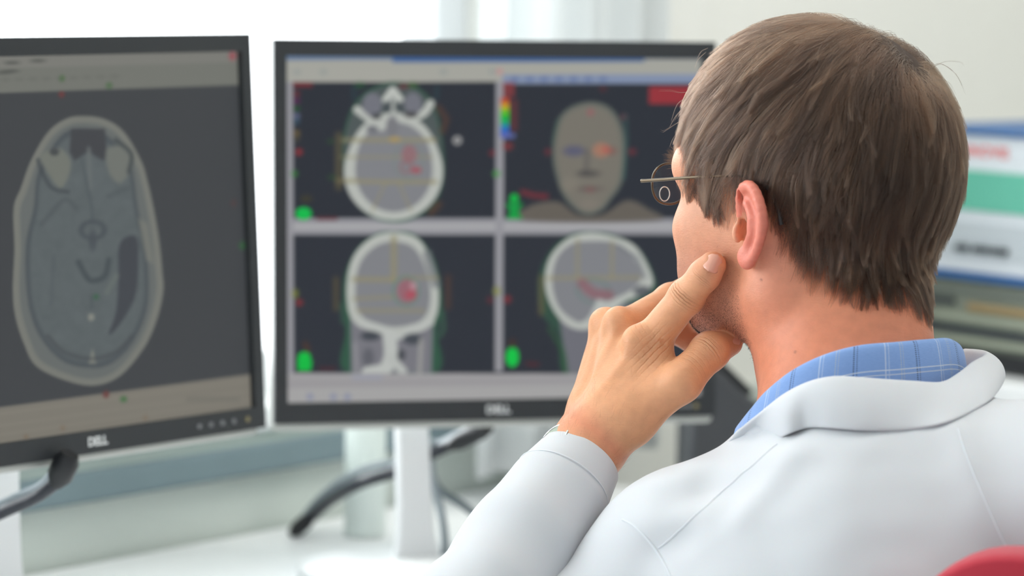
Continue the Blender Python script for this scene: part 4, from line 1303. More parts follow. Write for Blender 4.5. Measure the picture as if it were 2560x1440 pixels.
# roots on the scalp of the body mesh
def sample_roots(n):
    P = []
    tot = 0
    while tot < n:
        k = n * 3
        u_ = rng.normal(0, 1, (k, 3)); u_ /= np.linalg.norm(u_, axis=1)[:, None]
        q = u_ * np.array([.105, .080, .105]) + np.array([-.004, 0, 0.0])
        W = (q @ HM.T + HC).astype(F32)
        for _ in range(3): W, _g = snap(scalp_sdf, W, .001)
        q = to_head(W).astype(float)
        m = hair_margin(q) > 0
        fade = np.clip(hair_margin(q) / .006, .25, 1)
        m &= rng.uniform(0, 1, k) < fade
        W = W[m]; P.append(W); tot += len(W)
    return np.concatenate(P)[:n]

def hair_length(q):
    L = np.full(len(q), .048)
    L = np.where(q[:, 2] > .04, .056, L)
    L -= .022 * np.clip((-.01 - q[:, 2]) / .07, 0, 1)
    L = np.where((q[:, 0] > .02) & (q[:, 2] < .02), np.minimum(L, .026 + np.clip(q[:, 2] + .02, 0, .04) * .5), L)
    L = np.where((q[:, 0] > .05) & (q[:, 2] > .03), .044, L)
    L = np.where((q[:, 0] > .02) & (q[:, 2] < -.012), .013, L)
    L += .013 * np.exp(-((np.arctan2(q[:, 1], -q[:, 0]) - .10) / .13) ** 2) * (q[:, 2] < -.05)
    return L
def hair_lift(q):
    h = .0085 + .0015 * np.clip((q[:, 2]) / .08, 0, 1) - .008 * np.clip((-.015 - q[:, 2]) / .06, 0, 1)
    h = h - .0025 * np.clip((q[:, 0] - .02) / .05, 0, 1)
    h = np.where((q[:, 0] > .015) & (q[:, 2] < .02), .0040, h)
    return h

def strands(name, S, rad, parent, mt, lock=None):
    N, K, _ = S.shape
    hc = D.hair_curves.new(name)
    hc.add_curves([K] * N)
    hc.attributes['position'].data.foreach_set('vector', S.reshape(-1).astype(np.float32))
    ra = hc.attributes.get('radius') or hc.attributes.new('radius', 'FLOAT', 'POINT')
    t = np.linspace(0, 1, K)
    ra.data.foreach_set('value', (np.broadcast_to((1 - .65 * t ** 3)[None], (N, K)) * np.broadcast_to(np.asarray(rad).reshape(-1, 1), (N, K))).astype(np.float32).ravel())
    if lock is not None:
        la = hc.attributes.new('lock', 'FLOAT', 'CURVE'); la.data.foreach_set('value', np.asarray(lock, np.float32))
    hc.materials.append(mt)
    o = D.objects.new(name, hc); COL.objects.link(o)
    if parent is not None: o.parent = parent
    return o

def clump(S, roots, G, groots, amount, power=1.6):
    """pull strands towards the nearest guide as they go out"""
    N, K, _ = S.shape
    idx = np.empty(N, int)
    for i in range(0, N, 4000):
        dd = ((roots[i:i + 4000, None] - groots[None]) ** 2).sum(-1); idx[i:i + 4000] = dd.argmin(1)
    t = np.linspace(0, 1, K)[None, :, None] ** power
    off = (S[:, :1] - G[idx][:, :1])
    target = G[idx] + off * .12
    a = amount[idx][:, None, None] if np.ndim(amount) else amount
    return S + (target - S) * t * a, idx

NG, NS = 2400, 90000
gr = sample_roots(NG); gq = to_head(gr).astype(float)
gl_ = hair_length(gq) * rng.uniform(.88, 1.10, NG)
G_ = grow(gr, gl_, hair_lift(gq) * rng.uniform(.70, 1.35, NG), noise=.24, tipout=rng.uniform(-.001, .003, NG))
sr = sample_roots(NS); sq = to_head(sr).astype(float)
S_ = grow(sr, hair_length(sq) * rng.uniform(.7, 1.08, NS), hair_lift(sq) * rng.uniform(.25, 1.1, NS), noise=.14)
S_, gi = clump(S_, sr, G_, gr, rng.uniform(.50, .93, NG))
hair = None
# under-layer: a shaped cap below the strands
def cap_sdf(P):
    q = to_head(P).astype(float)
    mgn = hair_margin(q) - .004
    return smax(scalp_sdf(P) - np.clip(mgn * .12, 0, .0045).astype(F32), -(mgn * .8).astype(F32), .002)
V, Q = surface(cap_sdf, HC - .16, HC + .14, .0025, slack=2.2)
Q = outward(V, Q, cap_sdf)
hair = make('hair', V, Q, m_scalp, person)
strands('strands', S_, rng.uniform(.000038, .000068, NS), hair, m_hair, rng.uniform(0, 1, NG)[gi])
# loose single hairs: along the front edge and at the crown
def flyaway(pts, r=.00005):
    return spline([at(*p) for p in pts], 15)
FL = []
for pts in [[(2320, 175, 2.35), (2345, 158, 2.35), (2372, 170, 2.35), (2395, 195, 2.35), (2410, 232, 2.35)], [(2318, 178, 2.35), (2350, 160, 2.35), (2385, 180, 2.35), (2404, 215, 2.35)],
            [(2325, 172, 2.34), (2362, 155, 2.34), (2400, 156, 2.34), (2412, 165, 2.34)], [(2330, 200, 2.35), (2370, 205, 2.35), (2390, 238, 2.35)],
            [(1712, 245, 2.43), (1692, 262, 2.43), (1678, 300, 2.43)], [(1715, 262, 2.43), (1690, 290, 2.43), (1672, 322, 2.43)], [(1705, 300, 2.43), (1672, 322, 2.43), (1660, 330, 2.43), (1654, 328, 2.43)],
            [(1705, 318, 2.43), (1682, 345, 2.43), (1673, 366, 2.43)], [(1720, 230, 2.43), (1698, 232, 2.43), (1675, 228, 2.43), (1645, 228, 2.43)], [(1708, 270, 2.43), (1695, 282, 2.43), (1684, 300, 2.43)],
            [(1765, 130, 2.44), (1745, 150, 2.44), (1738, 172, 2.44)], [(1770, 120, 2.44), (1752, 130, 2.44), (1740, 152, 2.44)], [(1718, 405, 2.40), (1700, 425, 2.41), (1675, 452, 2.42)]]:
    b = flyaway(pts)
    for _ in range(2): FL.append(b + rng.normal(0, .0006, 3) * np.linspace(0, 1, 15)[:, None])
strands('stray_hairs', np.array(FL), .000055, hair, m_hair)

# stubble, brows and arm hairs
def short_hairs(name, W, L, dirv, rad, mt):
    N = len(W)
    Gn = grad(body_sdf, W.astype(F32), .0006); Gn /= np.linalg.norm(Gn, axis=1)[:, None]
    v = Gn * .5 + dirv + rng.normal(0, .25, (N, 3)); v /= np.linalg.norm(v, axis=1)[:, None]
    t = np.linspace(0, 1, 4)
    S = W[:, None] + v[:, None] * (L * t[None])[:, :, None] if np.ndim(L) == 0 else W[:, None] + v[:, None] * (L[:, None] * t[None])[:, :, None]
    return strands(name, S.astype(F32), rad, person, mt)
w_ = beard * np.clip(1 - isH * 2, 0, 1)
w_ = w_ * np.clip(.14 + 1.0 * np.clip((-hq[:, 2] - .07) / .03, 0, 1), 0, 1)
k_ = rng.choice(len(VB), 26000, p=w_ / w_.sum())
m_stub = mat('dark_stubble', (58, 46, 41), .6)
short_hairs('stubble', VB[k_] + rng.normal(0, .0005, (26000, 3)), rng.uniform(.0004, .0010, 26000), np.array([0, 0, -.8]), .000048, m_stub)
m_brow = mat('brown_body_hair', (120, 92, 70), .5)
bw = np.exp(-(((hq[:, 2] - .012) / .004) ** 2)) * (hq[:, 0] > .068) * (side > .010) * (side < .05)
k_ = rng.choice(len(VB), 900, p=bw / bw.sum())
short_hairs('eyebrow', VB[k_], rng.uniform(.006, .010, 900), Hf * .3 + np.array([0, 0, .25]), .00005, m_brow)
ww = np.exp(-((VB - at(1470, 1090, 2.39)) ** 2).sum(1) / .035 ** 2) * (np.abs(hand_sdf(VB)) < .01)
k_ = rng.choice(len(VB), 150, p=ww / ww.sum())
short_hairs('arm_hair', VB[k_], rng.uniform(.003, .008, 150), (J['i0'] - J['wr']) * 12, .000022, m_brow)

# ------------------------------------------------------------------ clothes
def cloth(name, col, weave, strength=.25):
    m = mat(name, col, .82, bump=(weave, strength, .0004), var=.006, sheen=.15)
    b = m.node_tree.nodes['Principled BSDF']
    b.inputs['Subsurface Weight'].default_value = .08
    b.inputs['Subsurface Scale'].default_value = .004
    return m
m_coat = cloth('white_coat_cotton', (205, 207, 212), 1400)

def loft_rows(rows, n=120):
    """rows: list of polylines (each k x 3); smooth grid through them"""
    R_ = np.array([spline(r, n) for r in rows])
    V = R_.reshape(-1, 3); m = len(rows)
    F = [(j * n + i, j * n + i + 1, (j + 1) * n + i + 1, (j + 1) * n + i) for j in range(m - 1) for i in range(n - 1)]
    return V, F, R_

CUF = (J['wr'] + J['wr2']) / 2; CUF = CUF + (ELB - CUF) / np.linalg.norm(ELB - CUF) * .0185
ELS = ELB.copy(); ELS[2] = .795
FA = (J['wr'] * .5 + J['wr2'] * .5) - ELS; FA /= np.linalg.norm(FA)     # forearm axis towards the hand
CX = CUF + FA * .0
def pl(*p): return [at(*q).astype(F32) for q in p]
FOLDS = [  # polyline, height, half width
    (pl((1500, 1330, 2.37), (1600, 1235, 2.31), (1700, 1190, 2.29)), .0045, .016),
    (pl((1430, 1430, 2.38), (1520, 1345, 2.32), (1640, 1300, 2.28), (1760, 1290, 2.26)), .0050, .018),
    (pl((1560, 1450, 2.33), (1660, 1370, 2.27), (1790, 1330, 2.25)), -.0022, .012),
    (pl((1600, 1240, 2.32), (1690, 1260, 2.28), (1800, 1230, 2.27)), -.0014, .014),
    (pl((1740, 1170, 2.31), (1850, 1190, 2.28), (1960, 1150, 2.26)), .0030, .014),
    (pl((1650, 1500, 2.29), (1850, 1300, 2.24), (1990, 1130, 2.25)), .0030, .012),
    (pl((1300, 1330, 2.39), (1400, 1370, 2.37), (1500, 1380, 2.37)), .0040, .016),
    (pl((1260, 1250, 2.38), (1360, 1290, 2.37), (1500, 1280, 2.38)), -.0030, .013),
    (pl((1180, 1430, 2.41), (1300, 1410, 2.38), (1440, 1440, 2.37)), -.0040, .014),
    (pl((1340, 1250, 2.38), (1420, 1240, 2.37), (1520, 1230, 2.38)), .0018, .012),
    (pl((2400, 1080, 2.24), (2450, 1250, 2.20), (2530, 1420, 2.16)), .0030, .014),
    (pl((2050, 1150, 2.24), (2090, 1300, 2.21), (2080, 1500, 2.2)), .0025, .035),
]
def coat_outer(P):
    d = sd_cone(P, at(2150, 1195, 2.342), at(2170, 1520, 2.33), .083, .118)
    d = smin(d, sd_cone(P, at(2050, 1285, 2.335), at(1745, 1402, 2.335), .060, .0655), .045)
    d = smin(d, sd_cone(P, at(2250, 1250, 2.315), at(2700, 1290, 2.27), .070, .074), .05)
    d = smin(d, sd_ell(P, at(2215, 2150, 2.30), (.212, .125, .285)), .05)
    d = smin(d, sd_cone(P, at(2215, 2100, 2.31), np.array([.30, 2.30, .50]), .15, .17), .06)
    up = smin(sd_cone(P, at(1745, 1408, 2.335), UPM, .0645, .050), sd_cone(P, UPM, ELS, .050, .048), .02)
    d = smin(d, up, .022)
    rt = smin(sd_cone(P, at(2700, 1290, 2.27), np.array([.53, 2.35, .80]), .074, .055), sd_cone(P, np.array([.53, 2.35, .80]), np.array([.40, 2.58, .79]), .055, .046), .03)
    d = smin(d, rt, .025)
    fo = sd_cone(P, ELS, ELS * .45 + CX * .55, .046, .030)
    d = smin(d, fo, .010)
    return d
def coat_sdf(P):
    P = P.astype(F32)
    d = coat_outer(P)
    near = np.abs(d) < .03
    if near.any():
        q = P[near]; e = d[near]
        for pts, a, w in FOLDS:
            e = e - a * np.exp(-(seg_dist(q, pts) / w) ** 2)
        e = e - (.0010 * vnoise(q, 22, 4) + .0008 * vnoise(q, 48, 8)).astype(F32)
        d[near] = e
    # neck opening
    d = smax(d, -sd_cone(P, at(2140, 1000, 2.352), at(2150, 1120, 2.345), .082, .066), .003)
    return d
V, Q = surface(coat_sdf, np.array([-.18, 2.06, .42]), np.array([.66, 2.68, 1.16]), .0036, slack=1.8)
Q = outward(V, Q, coat_sdf)
V = relax(V, Q, 2, .5)
coat = make('lab_coat', V, Q, m_coat, person)

def on_coat(px, py, lift=.0012):
    p = on_skin(px, py, 2.12, 2.60, coat_sdf)
    return p + (EYE - p) / np.linalg.norm(EYE - p) * lift

def ring_in(p, amt):
    """horizontal step towards the neck axis"""
    c = at(2150, 1000, 2.352); v = (c - p); v[2] = 0
    return p + v / np.linalg.norm(v) * amt

# coat collar: rows run from the lapel at the left round the back to the far right
T = [(1800, 1136, 2.420), (1850, 1076, 2.405), (1902, 1034, 2.365), (1960, 990, 2.315), (2020, 961, 2.285), (2082, 948, 2.268), (2145, 950, 2.258), (2210, 955, 2.252), (2285, 960, 2.252), (2360, 962, 2.262), (2405, 940, 2.285), (2442, 912, 2.315), (2474, 893, 2.350), (2462, 882, 2.395), (2412, 878, 2.435)]
O = [(1793, 1150, 2.418), (1846, 1150, 2.365), (1900, 1122, 2.33), (1962, 1090, 2.29), (2020, 1070, 2.265), (2085, 1072, 2.250), (2148, 1077, 2.240), (2212, 1078, 2.234), (2285, 1074, 2.234), (2365, 1058, 2.244), (2425, 1032, 2.262), (2475, 1000, 2.290), (2505, 955, 2.335), (2500, 940, 2.40), (2440, 930, 2.455)]
RG = lambda x, c, w, dc, dr: dc - dr * math.sqrt(max(0, 1 - ((x - c) / 3500 / w) ** 2))
Tp = [at(x, y, RG(x, 2137, .0975, 2.362, .100) if i < 13 else d_) for i, (x, y, d_) in enumerate(T)]; Op = []
for i, (px, py, d) in enumerate(O):
    q = at(px, py, d)
    if 1 <= i <= 11:
        s_ = on_coat(px, py, .003)
        if np.linalg.norm(s_ - q) < .05: q = s_
    Op.append(q)
Up = [ring_in(p, .006) - np.array([0, 0, .004]) for p in Tp]
Dn = [ring_in(p, .007) - np.array([0, 0, .042]) for p in Tp]
mid = lambda A, B, t, b: [a * (1 - t) + c * t - (ring_in(a, b) - a) for a, c in zip(A, B)]
rows = [Dn, mid(Dn, Up, .5, 0), Up, [ring_in(p, .003) + np.array([0, 0, .0022]) for p in Tp], [p + np.array([0, 0, .0002]) for p in Tp], mid(Tp, Op, .08, .0022), mid(Tp, Op, .25, .004), mid(Tp, Op, .5, .0045), mid(Tp, Op, .75, .0030), mid(Tp, Op, .94, .0012), Op]
V, F, Rg = loft_rows(rows)
V = V + (vnoise(V, 30, 2) * .0009)[:, None] * np.array([-.2, -.9, .3])
co = make('collar', V, F, m_coat, coat)
s = co.modifiers.new('t', 'SOLIDIFY'); s.thickness = .0022; s.offset = 0
sb = co.modifiers.new('s', 'SUBSURF'); sb.levels = 1; sb.render_levels = 1

# seams and cuff hem
m_seam = cloth('coat_seam', (218, 221, 227), 1400)
bpy.context.view_layer.update()
def seam(pts, r=.0007, n=60):
    P = [on_coat(px, py, .0006) for px, py in spline(pts, n)]
    P = np.array(P)
    for _ in range(4): P[1:-1] = (P[:-2] + P[1:-1] * 2 + P[2:]) / 4
    Q_ = []
    for p in P:
        ok_, lo_, n_, _i = coat.closest_point_on_mesh(Vector(p.tolist()))
        Q_.append(np.array(lo_) + np.array(n_) * r * .1)
    P = np.array(Q_)
    for _ in range(2): P[1:-1] = (P[:-2] + P[1:-1] * 2 + P[2:]) / 4
    return MB().tube(P, r, 8).build('seam', m_seam, coat, auto=80)
seam([(1556, 1299), (1590, 1318), (1630, 1360), (1662, 1410), (1690, 1470), (1720, 1540), (1740, 1600)], .0008)
seam([(1650, 1372), (1740, 1290), (1840, 1200), (1945, 1112)], .0005)
seam([(2395, 1072), (2420, 1150), (2470, 1270), (2530, 1400), (2560, 1480)], .0005)
# the forearm sleeve: a cloth tube with an open turned cuff
Bx = np.cross(FA, [0, 0, 1.0]); Bx /= np.linalg.norm(Bx); Nx = np.cross(Bx, FA)
SL = np.linalg.norm(CX - ELS)
def sleeve_pt(t, a, inner=0.0):
    """t metres below the cuff edge, a around"""
    k = t / SL
    r = .0318 + .004 * min(1, t / .03) + .015 * k
    r += .0022 * math.sin(t * 95 + 1.6 * math.sin(a + .5)) * math.cos(a - 1.2) * min(1, max(0, t - .03) / .04)
    r += .0030 * math.exp(-((t - .165 - .02 * math.sin(a)) / .016) ** 2) - .0025 * math.exp(-((t - .125 - .015 * math.sin(a + 1)) / .012) ** 2)
    r *= 1 + .05 * math.cos(2 * (a - .4))
    return CX - FA * t + (r - inner) * (math.cos(a) * Bx + math.sin(a) * Nx)
NR, NA = 110, 96
V, F = [], []
ts = [(.045, .0020), (.02, .0018), (.004, .0016), (.0004, .0012), (0, .0006), (.0004, 0)] + [(q_, 0) for q_ in np.linspace(.004, SL * .93, NR - 6)]
for t, inn in ts:
    for k in range(NA): V.append(sleeve_pt(t, 2 * math.pi * k / NA, inn))
V = np.array(V)
V[5 * NA:] += (vnoise(V[5 * NA:], 26, 6) * .0011)[:, None] * ((V[5 * NA:] - CX) - ((V[5 * NA:] - CX) @ FA)[:, None] * FA) / .035
F = [(i * NA + k, i * NA + (k + 1) % NA, (i + 1) * NA + (k + 1) % NA, (i + 1) * NA + k) for i in range(NR - 1) for k in range(NA)]
slv = make('sleeve', V, F, m_coat, coat)
MB().tube([sleeve_pt(.024, a, -.0002) for a in np.linspace(0, 2 * math.pi, 80)], .0004, 8, caps=False).build('hem', m_seam, slv, auto=80)

# shirt collar
m_shirt = D.materials.new('blue_plaid_shirt'); m_shirt.use_nodes = True
nt = m_shirt.node_tree; b = nt.nodes['Principled BSDF']
b.inputs['Roughness'].default_value = .85; b.inputs['Sheen Weight'].default_value = .2
uv = nd('ShaderNodeUVMap', uv_map='UVMap'); sx = nd('ShaderNodeSeparateXYZ'); nt.links.new(uv.outputs[0], sx.inputs[0])
def M_(op, a, b_=None, c_=None):
    n = nd('ShaderNodeMath', operation=op)
    for i, v in enumerate((a, b_, c_)):
        if v is None: continue
        if isinstance(v, (int, float)): n.inputs[i].default_value = v
        else: nt.links.new(v, n.inputs[i])
    return n.outputs[0]
def stripe(coord, pos, wdt):       # 1 on a thin line at pos
    return M_('LESS_THAN', M_('ABSOLUTE', M_('SUBTRACT', coord, pos)), wdt)
def dashes(coord, f): return M_('GREATER_THAN', M_('FRACT', M_('MULTIPLY', coord, f)), .5)
U_, V_ = sx.outputs[0], sx.outputs[1]         # metres along and down
col_prev = None
mixn = nd('ShaderNodeMix', data_type='RGBA'); mixn.inputs[6].default_value = rgb(118, 154, 212); mixn.inputs[7].default_value = rgb(142, 174, 226)
nz_ = nd('ShaderNodeTexNoise'); nz_.inputs['Scale'].default_value = 1.0; mp_ = nd('ShaderNodeMapping'); mp_.inputs['Scale'].default_value = (300, 2200, 1)
nt.links.new(uv.outputs[0], mp_.inputs[0]); nt.links.new(mp_.outputs[0], nz_.inputs['Vector']); nt.links.new(nz_.outputs['Fac'], mixn.inputs[0])
colr = mixn.outputs[2]
PER = .046
UM = M_('MULTIPLY', M_('FRACT', M_('DIVIDE', U_, PER)), PER)
VM = M_('MULTIPLY', M_('FRACT', M_('DIVIDE', M_('ADD', V_, .0), .034)), .034)
for cond, c in ((M_('MULTIPLY', stripe(UM, .006, .0004), dashes(V_, 900)), (232, 236, 240)), (M_('MULTIPLY', stripe(UM, .0085, .0003), dashes(V_, 900)), (206, 216, 232)),
                (M_('MULTIPLY', stripe(UM, .0175, .0003), dashes(V_, 700)), (196, 196, 190)), (M_('MULTIPLY', stripe(UM, .0195, .00025), dashes(V_, 700)), (190, 192, 192)),
                (M_('MULTIPLY', stripe(UM, .0300, .0005), dashes(V_, 700)), (36, 50, 86)), (M_('MULTIPLY', stripe(UM, .0322, .0004), dashes(V_, 700)), (66, 84, 130)),
                (stripe(VM, .0200, .0003), (216, 224, 236)), (stripe(VM, .0232, .0003), (206, 214, 228))):
    mx = nd('ShaderNodeMix', data_type='RGBA'); nt.links.new(cond, mx.inputs[0]); nt.links.new(colr, mx.inputs[6]); mx.inputs[7].default_value = rgb(*c); colr = mx.outputs[2]
nt.links.new(colr, b.inputs['Base Color'])
nb_ = nd('ShaderNodeBump'); nb_.inputs['Strength'].default_value = .4; nb_.inputs['Distance'].default_value = .0003
nt.links.new(nz_.outputs['Fac'], nb_.inputs['Height']); nt.links.new(nb_.outputs[0], b.inputs['Normal'])

TS = [(1846, 1066, 2.425), (1882, 1020, 2.408), (1922, 974, 2.372), (1985, 925, 2.328), (2065, 887, 2.296), (2150, 865, 2.280), (2240, 857, 2.276), (2318, 850, 2.290), (2372, 848, 2.318), (2400, 868, 2.355), (2398, 900, 2.400), (2360, 905, 2.435)]
Tp = [at(x, y, RG(x, 2121, .0805, 2.365, .0765) if i < 9 else d_) for i, (x, y, d_) in enumerate(TS)]
dz = lambda a: np.array([0, 0, a])
In = [ring_in(p, .0055) - dz(.034) for p in Tp]; In2 = [ring_in(p, .0040) - dz(.004) for p in Tp]
Out1 = [ring_in(p, -.0028) - dz(.004) for p in Tp]; Out2 = [ring_in(p, -.0060) - dz(.020) for p in Tp]; Out3 = [ring_in(p, -.0075) - dz(.038) for p in Tp]
rows = [In, In2, [ring_in(p, .0016) + dz(.0008) for p in Tp], [ring_in(p, -.0014) - dz(.0002) for p in Tp], Out1, Out2, Out3]
V, F, Rg = loft_rows(rows, 140)
sh = make('shirt', V, F, m_shirt, person); sh.name = 'shirt_collar'
# unrolled coordinates in metres
L_u = np.concatenate([[0], np.cumsum(np.linalg.norm(np.diff(Rg[4], axis=0), axis=1))])
dv = np.concatenate([[0], np.cumsum(np.linalg.norm(np.diff(Rg[:, 70], axis=0), axis=1))]); dv -= dv[3]
uvl = sh.data.uv_layers.new(name='UVMap')
vi = np.empty(len(sh.data.loops), int); sh.data.loops.foreach_get('vertex_index', vi)
UV = np.stack([L_u[vi % 140] - .0015, np.abs(dv[vi // 140]) + .002], 1)
uvl.data.foreach_set('uv', UV.ravel().astype(np.float32))
s = sh.modifiers.new('t', 'SOLIDIFY'); s.thickness = .0012; s.offset = 0
sb = sh.modifiers.new('s', 'SUBSURF'); sb.levels = 1; sb.render_levels = 1

# trousers and shoes below the desk
m_trou = cloth('dark_trousers', (60, 66, 80), 900); m_shoe = mat('black_shoe_leather', (30, 28, 28), .35)
HIP = np.array([.29, 2.33, .55]); FW = np.array([-.50, .866, 0])
FR = np.array([.866, .50, 0])
def leg_pts(s):
    h = HIP + FR * .09 * s; k = h + FW * .42 + np.array([0, 0, -.02]); a = k + FW * .02 + np.array([0, 0, -.43]); return h, k, a
def trou_sdf(P):
    d = sd_ell(P, HIP + np.array([0, 0, .02]), (.17, .14, .11))
    for s in (-1, 1):
        h, k, a = leg_pts(s)
        d = smin(d, smin(sd_cone(P, h, k, .085, .062), sd_cone(P, k, a, .060, .048), .03), .03)
    return d
V, Q = surface(trou_sdf, np.array([-.12, 2.1, .0]), np.array([.6, 3.0, .75]), .012)
make('trousers', V, outward(V, Q, trou_sdf), m_trou, person)
for s in (-1, 1):
    h, k, a = leg_pts(s)
    f = lambda P: smin(sd_cone(P, a + np.array([0, 0, -.04]) - FW * .03, a + FW * .15 + np.array([0, 0, -.055]), .042, .032), sd_cone(P, a + np.array([0, 0, -.05]), a, .042, .048), .02)
    V, Q = surface(f, a - .25, a + .25, .01); V[:, 2] = np.maximum(V[:, 2], .003)
    make('shoe', V, outward(V, Q, f), m_shoe, person)

# ------------------------------------------------------------------ glasses
m_wire = mat('gold_grey_wire', (96, 84, 70), .34, metal=1, var=.04)
m_lens = thin_glass('lens_glass', .008)
m_tip = mat('dark_temple_tip', (44, 38, 38), .4)
g = empty('glasses', hw(.107, 0, -.004), 'thin wire-rimmed glasses on the man\'s face, arm running to his ear', 'glasses')
def rim_pts(s, n=48, k=1.0, w=.0215, h=.0148):
    out = []
    for a in np.linspace(0, 2 * math.pi, n + 1):
        x = math.copysign(abs(math.cos(a)) ** .9, math.cos(a)) * w * k; y = math.copysign(abs(math.sin(a)) ** .9, math.sin(a)) * h * k
        l = .0335 + x
        out.append(hw(.1075 - (l - .03) ** 2 * 1.1, l * s, -.0055 + y))
    return out
for s in (1, -1):
    rm = MB().tube(rim_pts(s), .00085, 8, caps=False).build('lens_rim', m_wire, g, auto=80)
    ring = rim_pts(s, 48, .985)[:-1]; c = np.mean(ring, 0)
    V = [c + Hf * .001] + ring + [p - Hf * .0012 for p in ring] + [c - Hf * .0002]
    n = 48
    F = [(0, 1 + i, 1 + (i + 1) % n) for i in range(n)] + [(2 * n + 1, n + 1 + (i + 1) % n, n + 1 + i) for i in range(n)] + [(1 + i, n + 1 + i, n + 1 + (i + 1) % n, 1 + (i + 1) % n) for i in range(n)]
    make('lens', V, F, m_lens, g)
    arm = [(.1065, .0665 * s, -.0020), (.1050, .0670 * s, -.0020), (.080, .0705 * s, -.0010), (.050, .0755 * s, .0004), (.022, .0800 * s, .0010)]
    MB().tube(spline([hw(*p) for p in arm], 30), np.concatenate([np.full(8, .0014), np.linspace(.0013, .0010, 22)]), 10).build('temple_arm', m_wire, g, auto=80)
    hook = [(.022, .0800 * s, .0010), (.004, .0795 * s, .0000), (-.012, .0785 * s, -.008), (-.019, .0765 * s, -.022), (-.021, .0755 * s, -.034)]
    MB().tube(spline([hw(*p) for p in hook], 24), np.linspace(.0011, .0019, 24), 10).build('temple_tip', m_tip, g, auto=80)
    MB().tube([hw(.1067, .055 * s, -.0022), hw(.1066, .0665 * s, -.0020)], .0011, 8).build('hinge', m_wire, g, auto=80)
    MB().tube([hw(.1075, .0130 * s, -.006), hw(.103, .0110 * s, -.009), hw(.100, .0105 * s, -.011)], .0005, 6).build('pad_arm', m_wire, g, auto=80)
MB().tube(spline([hw(.1075, .0125, -.002), hw(.1095, .004, .0015), hw(.1095, -.004, .0015), hw(.1075, -.0125, -.002)], 16), .0009, 8).build('bridge', m_wire, g, auto=80)
# thin pale oval ring in the near lens
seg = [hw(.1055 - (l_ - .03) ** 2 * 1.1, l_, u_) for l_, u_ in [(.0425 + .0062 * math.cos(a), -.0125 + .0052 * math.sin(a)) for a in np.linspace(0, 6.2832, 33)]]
MB().tube(seg, .00035, 6, caps=False).build('lens_oval', mat('pale_oval', (222, 226, 224), .2), g, auto=80)

# ------------------------------------------------------------------ wrist watch
m_steel = mat('steel', (176, 180, 178), .22, metal=1, var=.03); m_dial = mat('green_grey_dial', (150, 162, 146), .3)
WC = CX - FA * .0030
wt = empty('wristwatch', WC, 'steel wristwatch peeking out of the white cuff', 'watch')
up_ = at(1380, 1060, 2.385) - at(1480, 1105, 2.41); up_ -= FA * (up_ @ FA); up_ /= np.linalg.norm(up_)
sd_ = np.cross(FA, up_)
WR = .0266
MB().tube([WC + WR * (math.cos(a) * up_ * 1.0 + math.sin(a) * sd_ * 1.02) for a in np.linspace(.55, 2 * math.pi - .55, 50)], .0042, 8, flat=.28, caps=True).build('strap', m_steel, wt, auto=80)
Wm = np.stack([sd_, FA, up_], 1)
wc = WC + up_ * (WR + .0005)
MB().lathe([(.0100, -.0030), (.0118, -.0020), (.0124, .0006), (.0116, .0022), (.0102, .0024), (.0099, .0018), (.0001, .0018)], 40, Wm, wc).build('case', m_steel, wt, auto=40)
MB().lathe([(.0098, .0019), (.0097, .0021), (.0001, .0021)], 40, Wm, wc).build('dial', m_dial, wt)
MB().lathe([(.0022, -.002), (.0024, 0), (.0022, .002)], 14, np.stack([up_, sd_, FA], 1), wc + FA * .0132).build('crown', m_steel, wt, auto=60)
MB().box(wc + sd_ * .0115 - up_ * .002, (.005, .008, .003), Wm).build('lug', m_steel, wt, bevel=.0008)
MB().box(wc - sd_ * .0115 - up_ * .002, (.006, .010, .003), Wm).build('lug', m_steel, wt, bevel=.0008)

# ------------------------------------------------------------------ chair
m_red = cloth('crimson_upholstery', (176, 40, 58), 700, .4); m_chr = mat('chair_black_plastic', (34, 34, 36), .45); m_met = mat('chair_steel', (170, 172, 174), .3, metal=1)
CHX = np.array([.940, -.342, 0]); CHY = np.array([-.342, -.940, 0])     # along the backrest, and out of its back
PC = at(2780, 1420, 2.10); TOPZ = at(2560, 1354, 2.13)[2]
seatc = np.array([.31, 2.27, .40])
ch = empty('office_chair', [seatc[0], seatc[1], 0], 'crimson upholstered office chair behind the man at the lower right', 'chair')
LE = at(2256, 1440, 2.155); LE = np.array([LE[0], LE[1], 0])
W_b, H_b, rc = .43, .40, .075
cen = LE + CHX * (W_b / 2); 
def rr_outline(w, h, r, n=10):
    o = []
    for cx_, cz_, a0 in ((w / 2 - r, h / 2 - r, 0), (-w / 2 + r, h / 2 - r, 90), (-w / 2 + r, -h / 2 + r, 180), (w / 2 - r, -h / 2 + r, 270)):
        for k in range(n + 1):
            a = math.radians(a0 + 90 * k / n); o.append((cx_ + r * math.cos(a), cz_ + r * math.sin(a)))
    return o
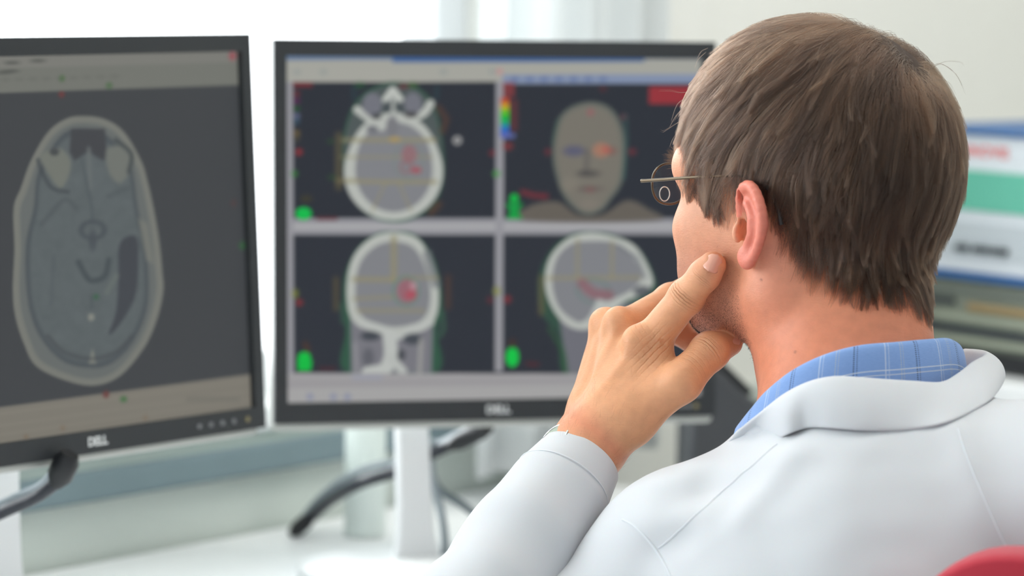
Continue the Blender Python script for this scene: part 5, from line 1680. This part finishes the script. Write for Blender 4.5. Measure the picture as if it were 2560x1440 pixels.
def cushion(c, ax, ay, az, w, h, r, th, dome):
    """rounded panel: w along ax, h along az, thickness th along ay"""
    V, F = [], []
    rings = [(-.5, .90), (-.46, .96), (-.3, .992), (0, 1.0), (.3, .992), (.46, .96), (.5, .90), (.53, .7), (.55, .35)]
    m = len(rr_outline(w, h, r))
    for t, k in rings:
        for x, z in rr_outline(w - (1 - k) * .1, h - (1 - k) * .1, max(r - (1 - k) * .05, .005)) if k > .8 else [(x * k, z * k) for x, z in rr_outline(w - .01, h - .01, r - .005)]:
            V.append(c + ax * x + az * z + ay * (t * th))
    for i in range(len(rings) - 1):
        for j in range(m): F.append((i * m + j, i * m + (j + 1) % m, (i + 1) * m + (j + 1) % m, (i + 1) * m + j))
    F.append(tuple(range(m - 1, -1, -1))); F.append(tuple((len(rings) - 1) * m + j for j in range(m)))
    return V, F
Z_ = np.array([0, 0, 1.0])
bk = np.array([cen[0], cen[1], TOPZ - H_b / 2 - .004])
V, F = cushion(bk, CHX, CHY, Z_, W_b, H_b, rc, .05, 0)
make('backrest', V, F, m_red, ch)
V, F = cushion(seatc + np.array([0, 0, .03]), CHX, -Z_ * -1, CHY, .46, .44, .08, .07, 0)
make('seat', V, F, m_red, ch)
MB().tube(spline([bk + CHY * .035 + np.array([0, 0, .02]), bk + CHY * .06 + np.array([0, 0, -.15]), seatc + CHY * .24 + np.array([0, 0, -.02]), seatc + CHY * .1 + np.array([0, 0, -.03])], 20), .018, 10).build('back_bar', m_chr, ch)
MB().lathe([(.028, .06), (.028, .2), (.018, .2), (.018, .37)], 20, None, [seatc[0], seatc[1], 0]).build('gas_column', m_met, ch, auto=40)
for k in range(5):
    a = k * 2 * math.pi / 5 + .3; e = np.array([math.cos(a), math.sin(a), 0]); c0 = np.array([seatc[0], seatc[1], 0])
    lg = MB().tube([c0 + e * .02 + Z_ * .10, c0 + e * .16 + Z_ * .09, c0 + e * .29 + Z_ * .065], [.024, .019, .014], 8).build('leg', m_chr, ch)
    MB().lathe([(.02, -.012), (.026, -.008), (.026, .008), (.02, .012)], 20, np.stack([e, Z_, np.cross(e, Z_)], 1), c0 + e * .29 + Z_ * .0265).build('caster', m_chr, lg, auto=50)
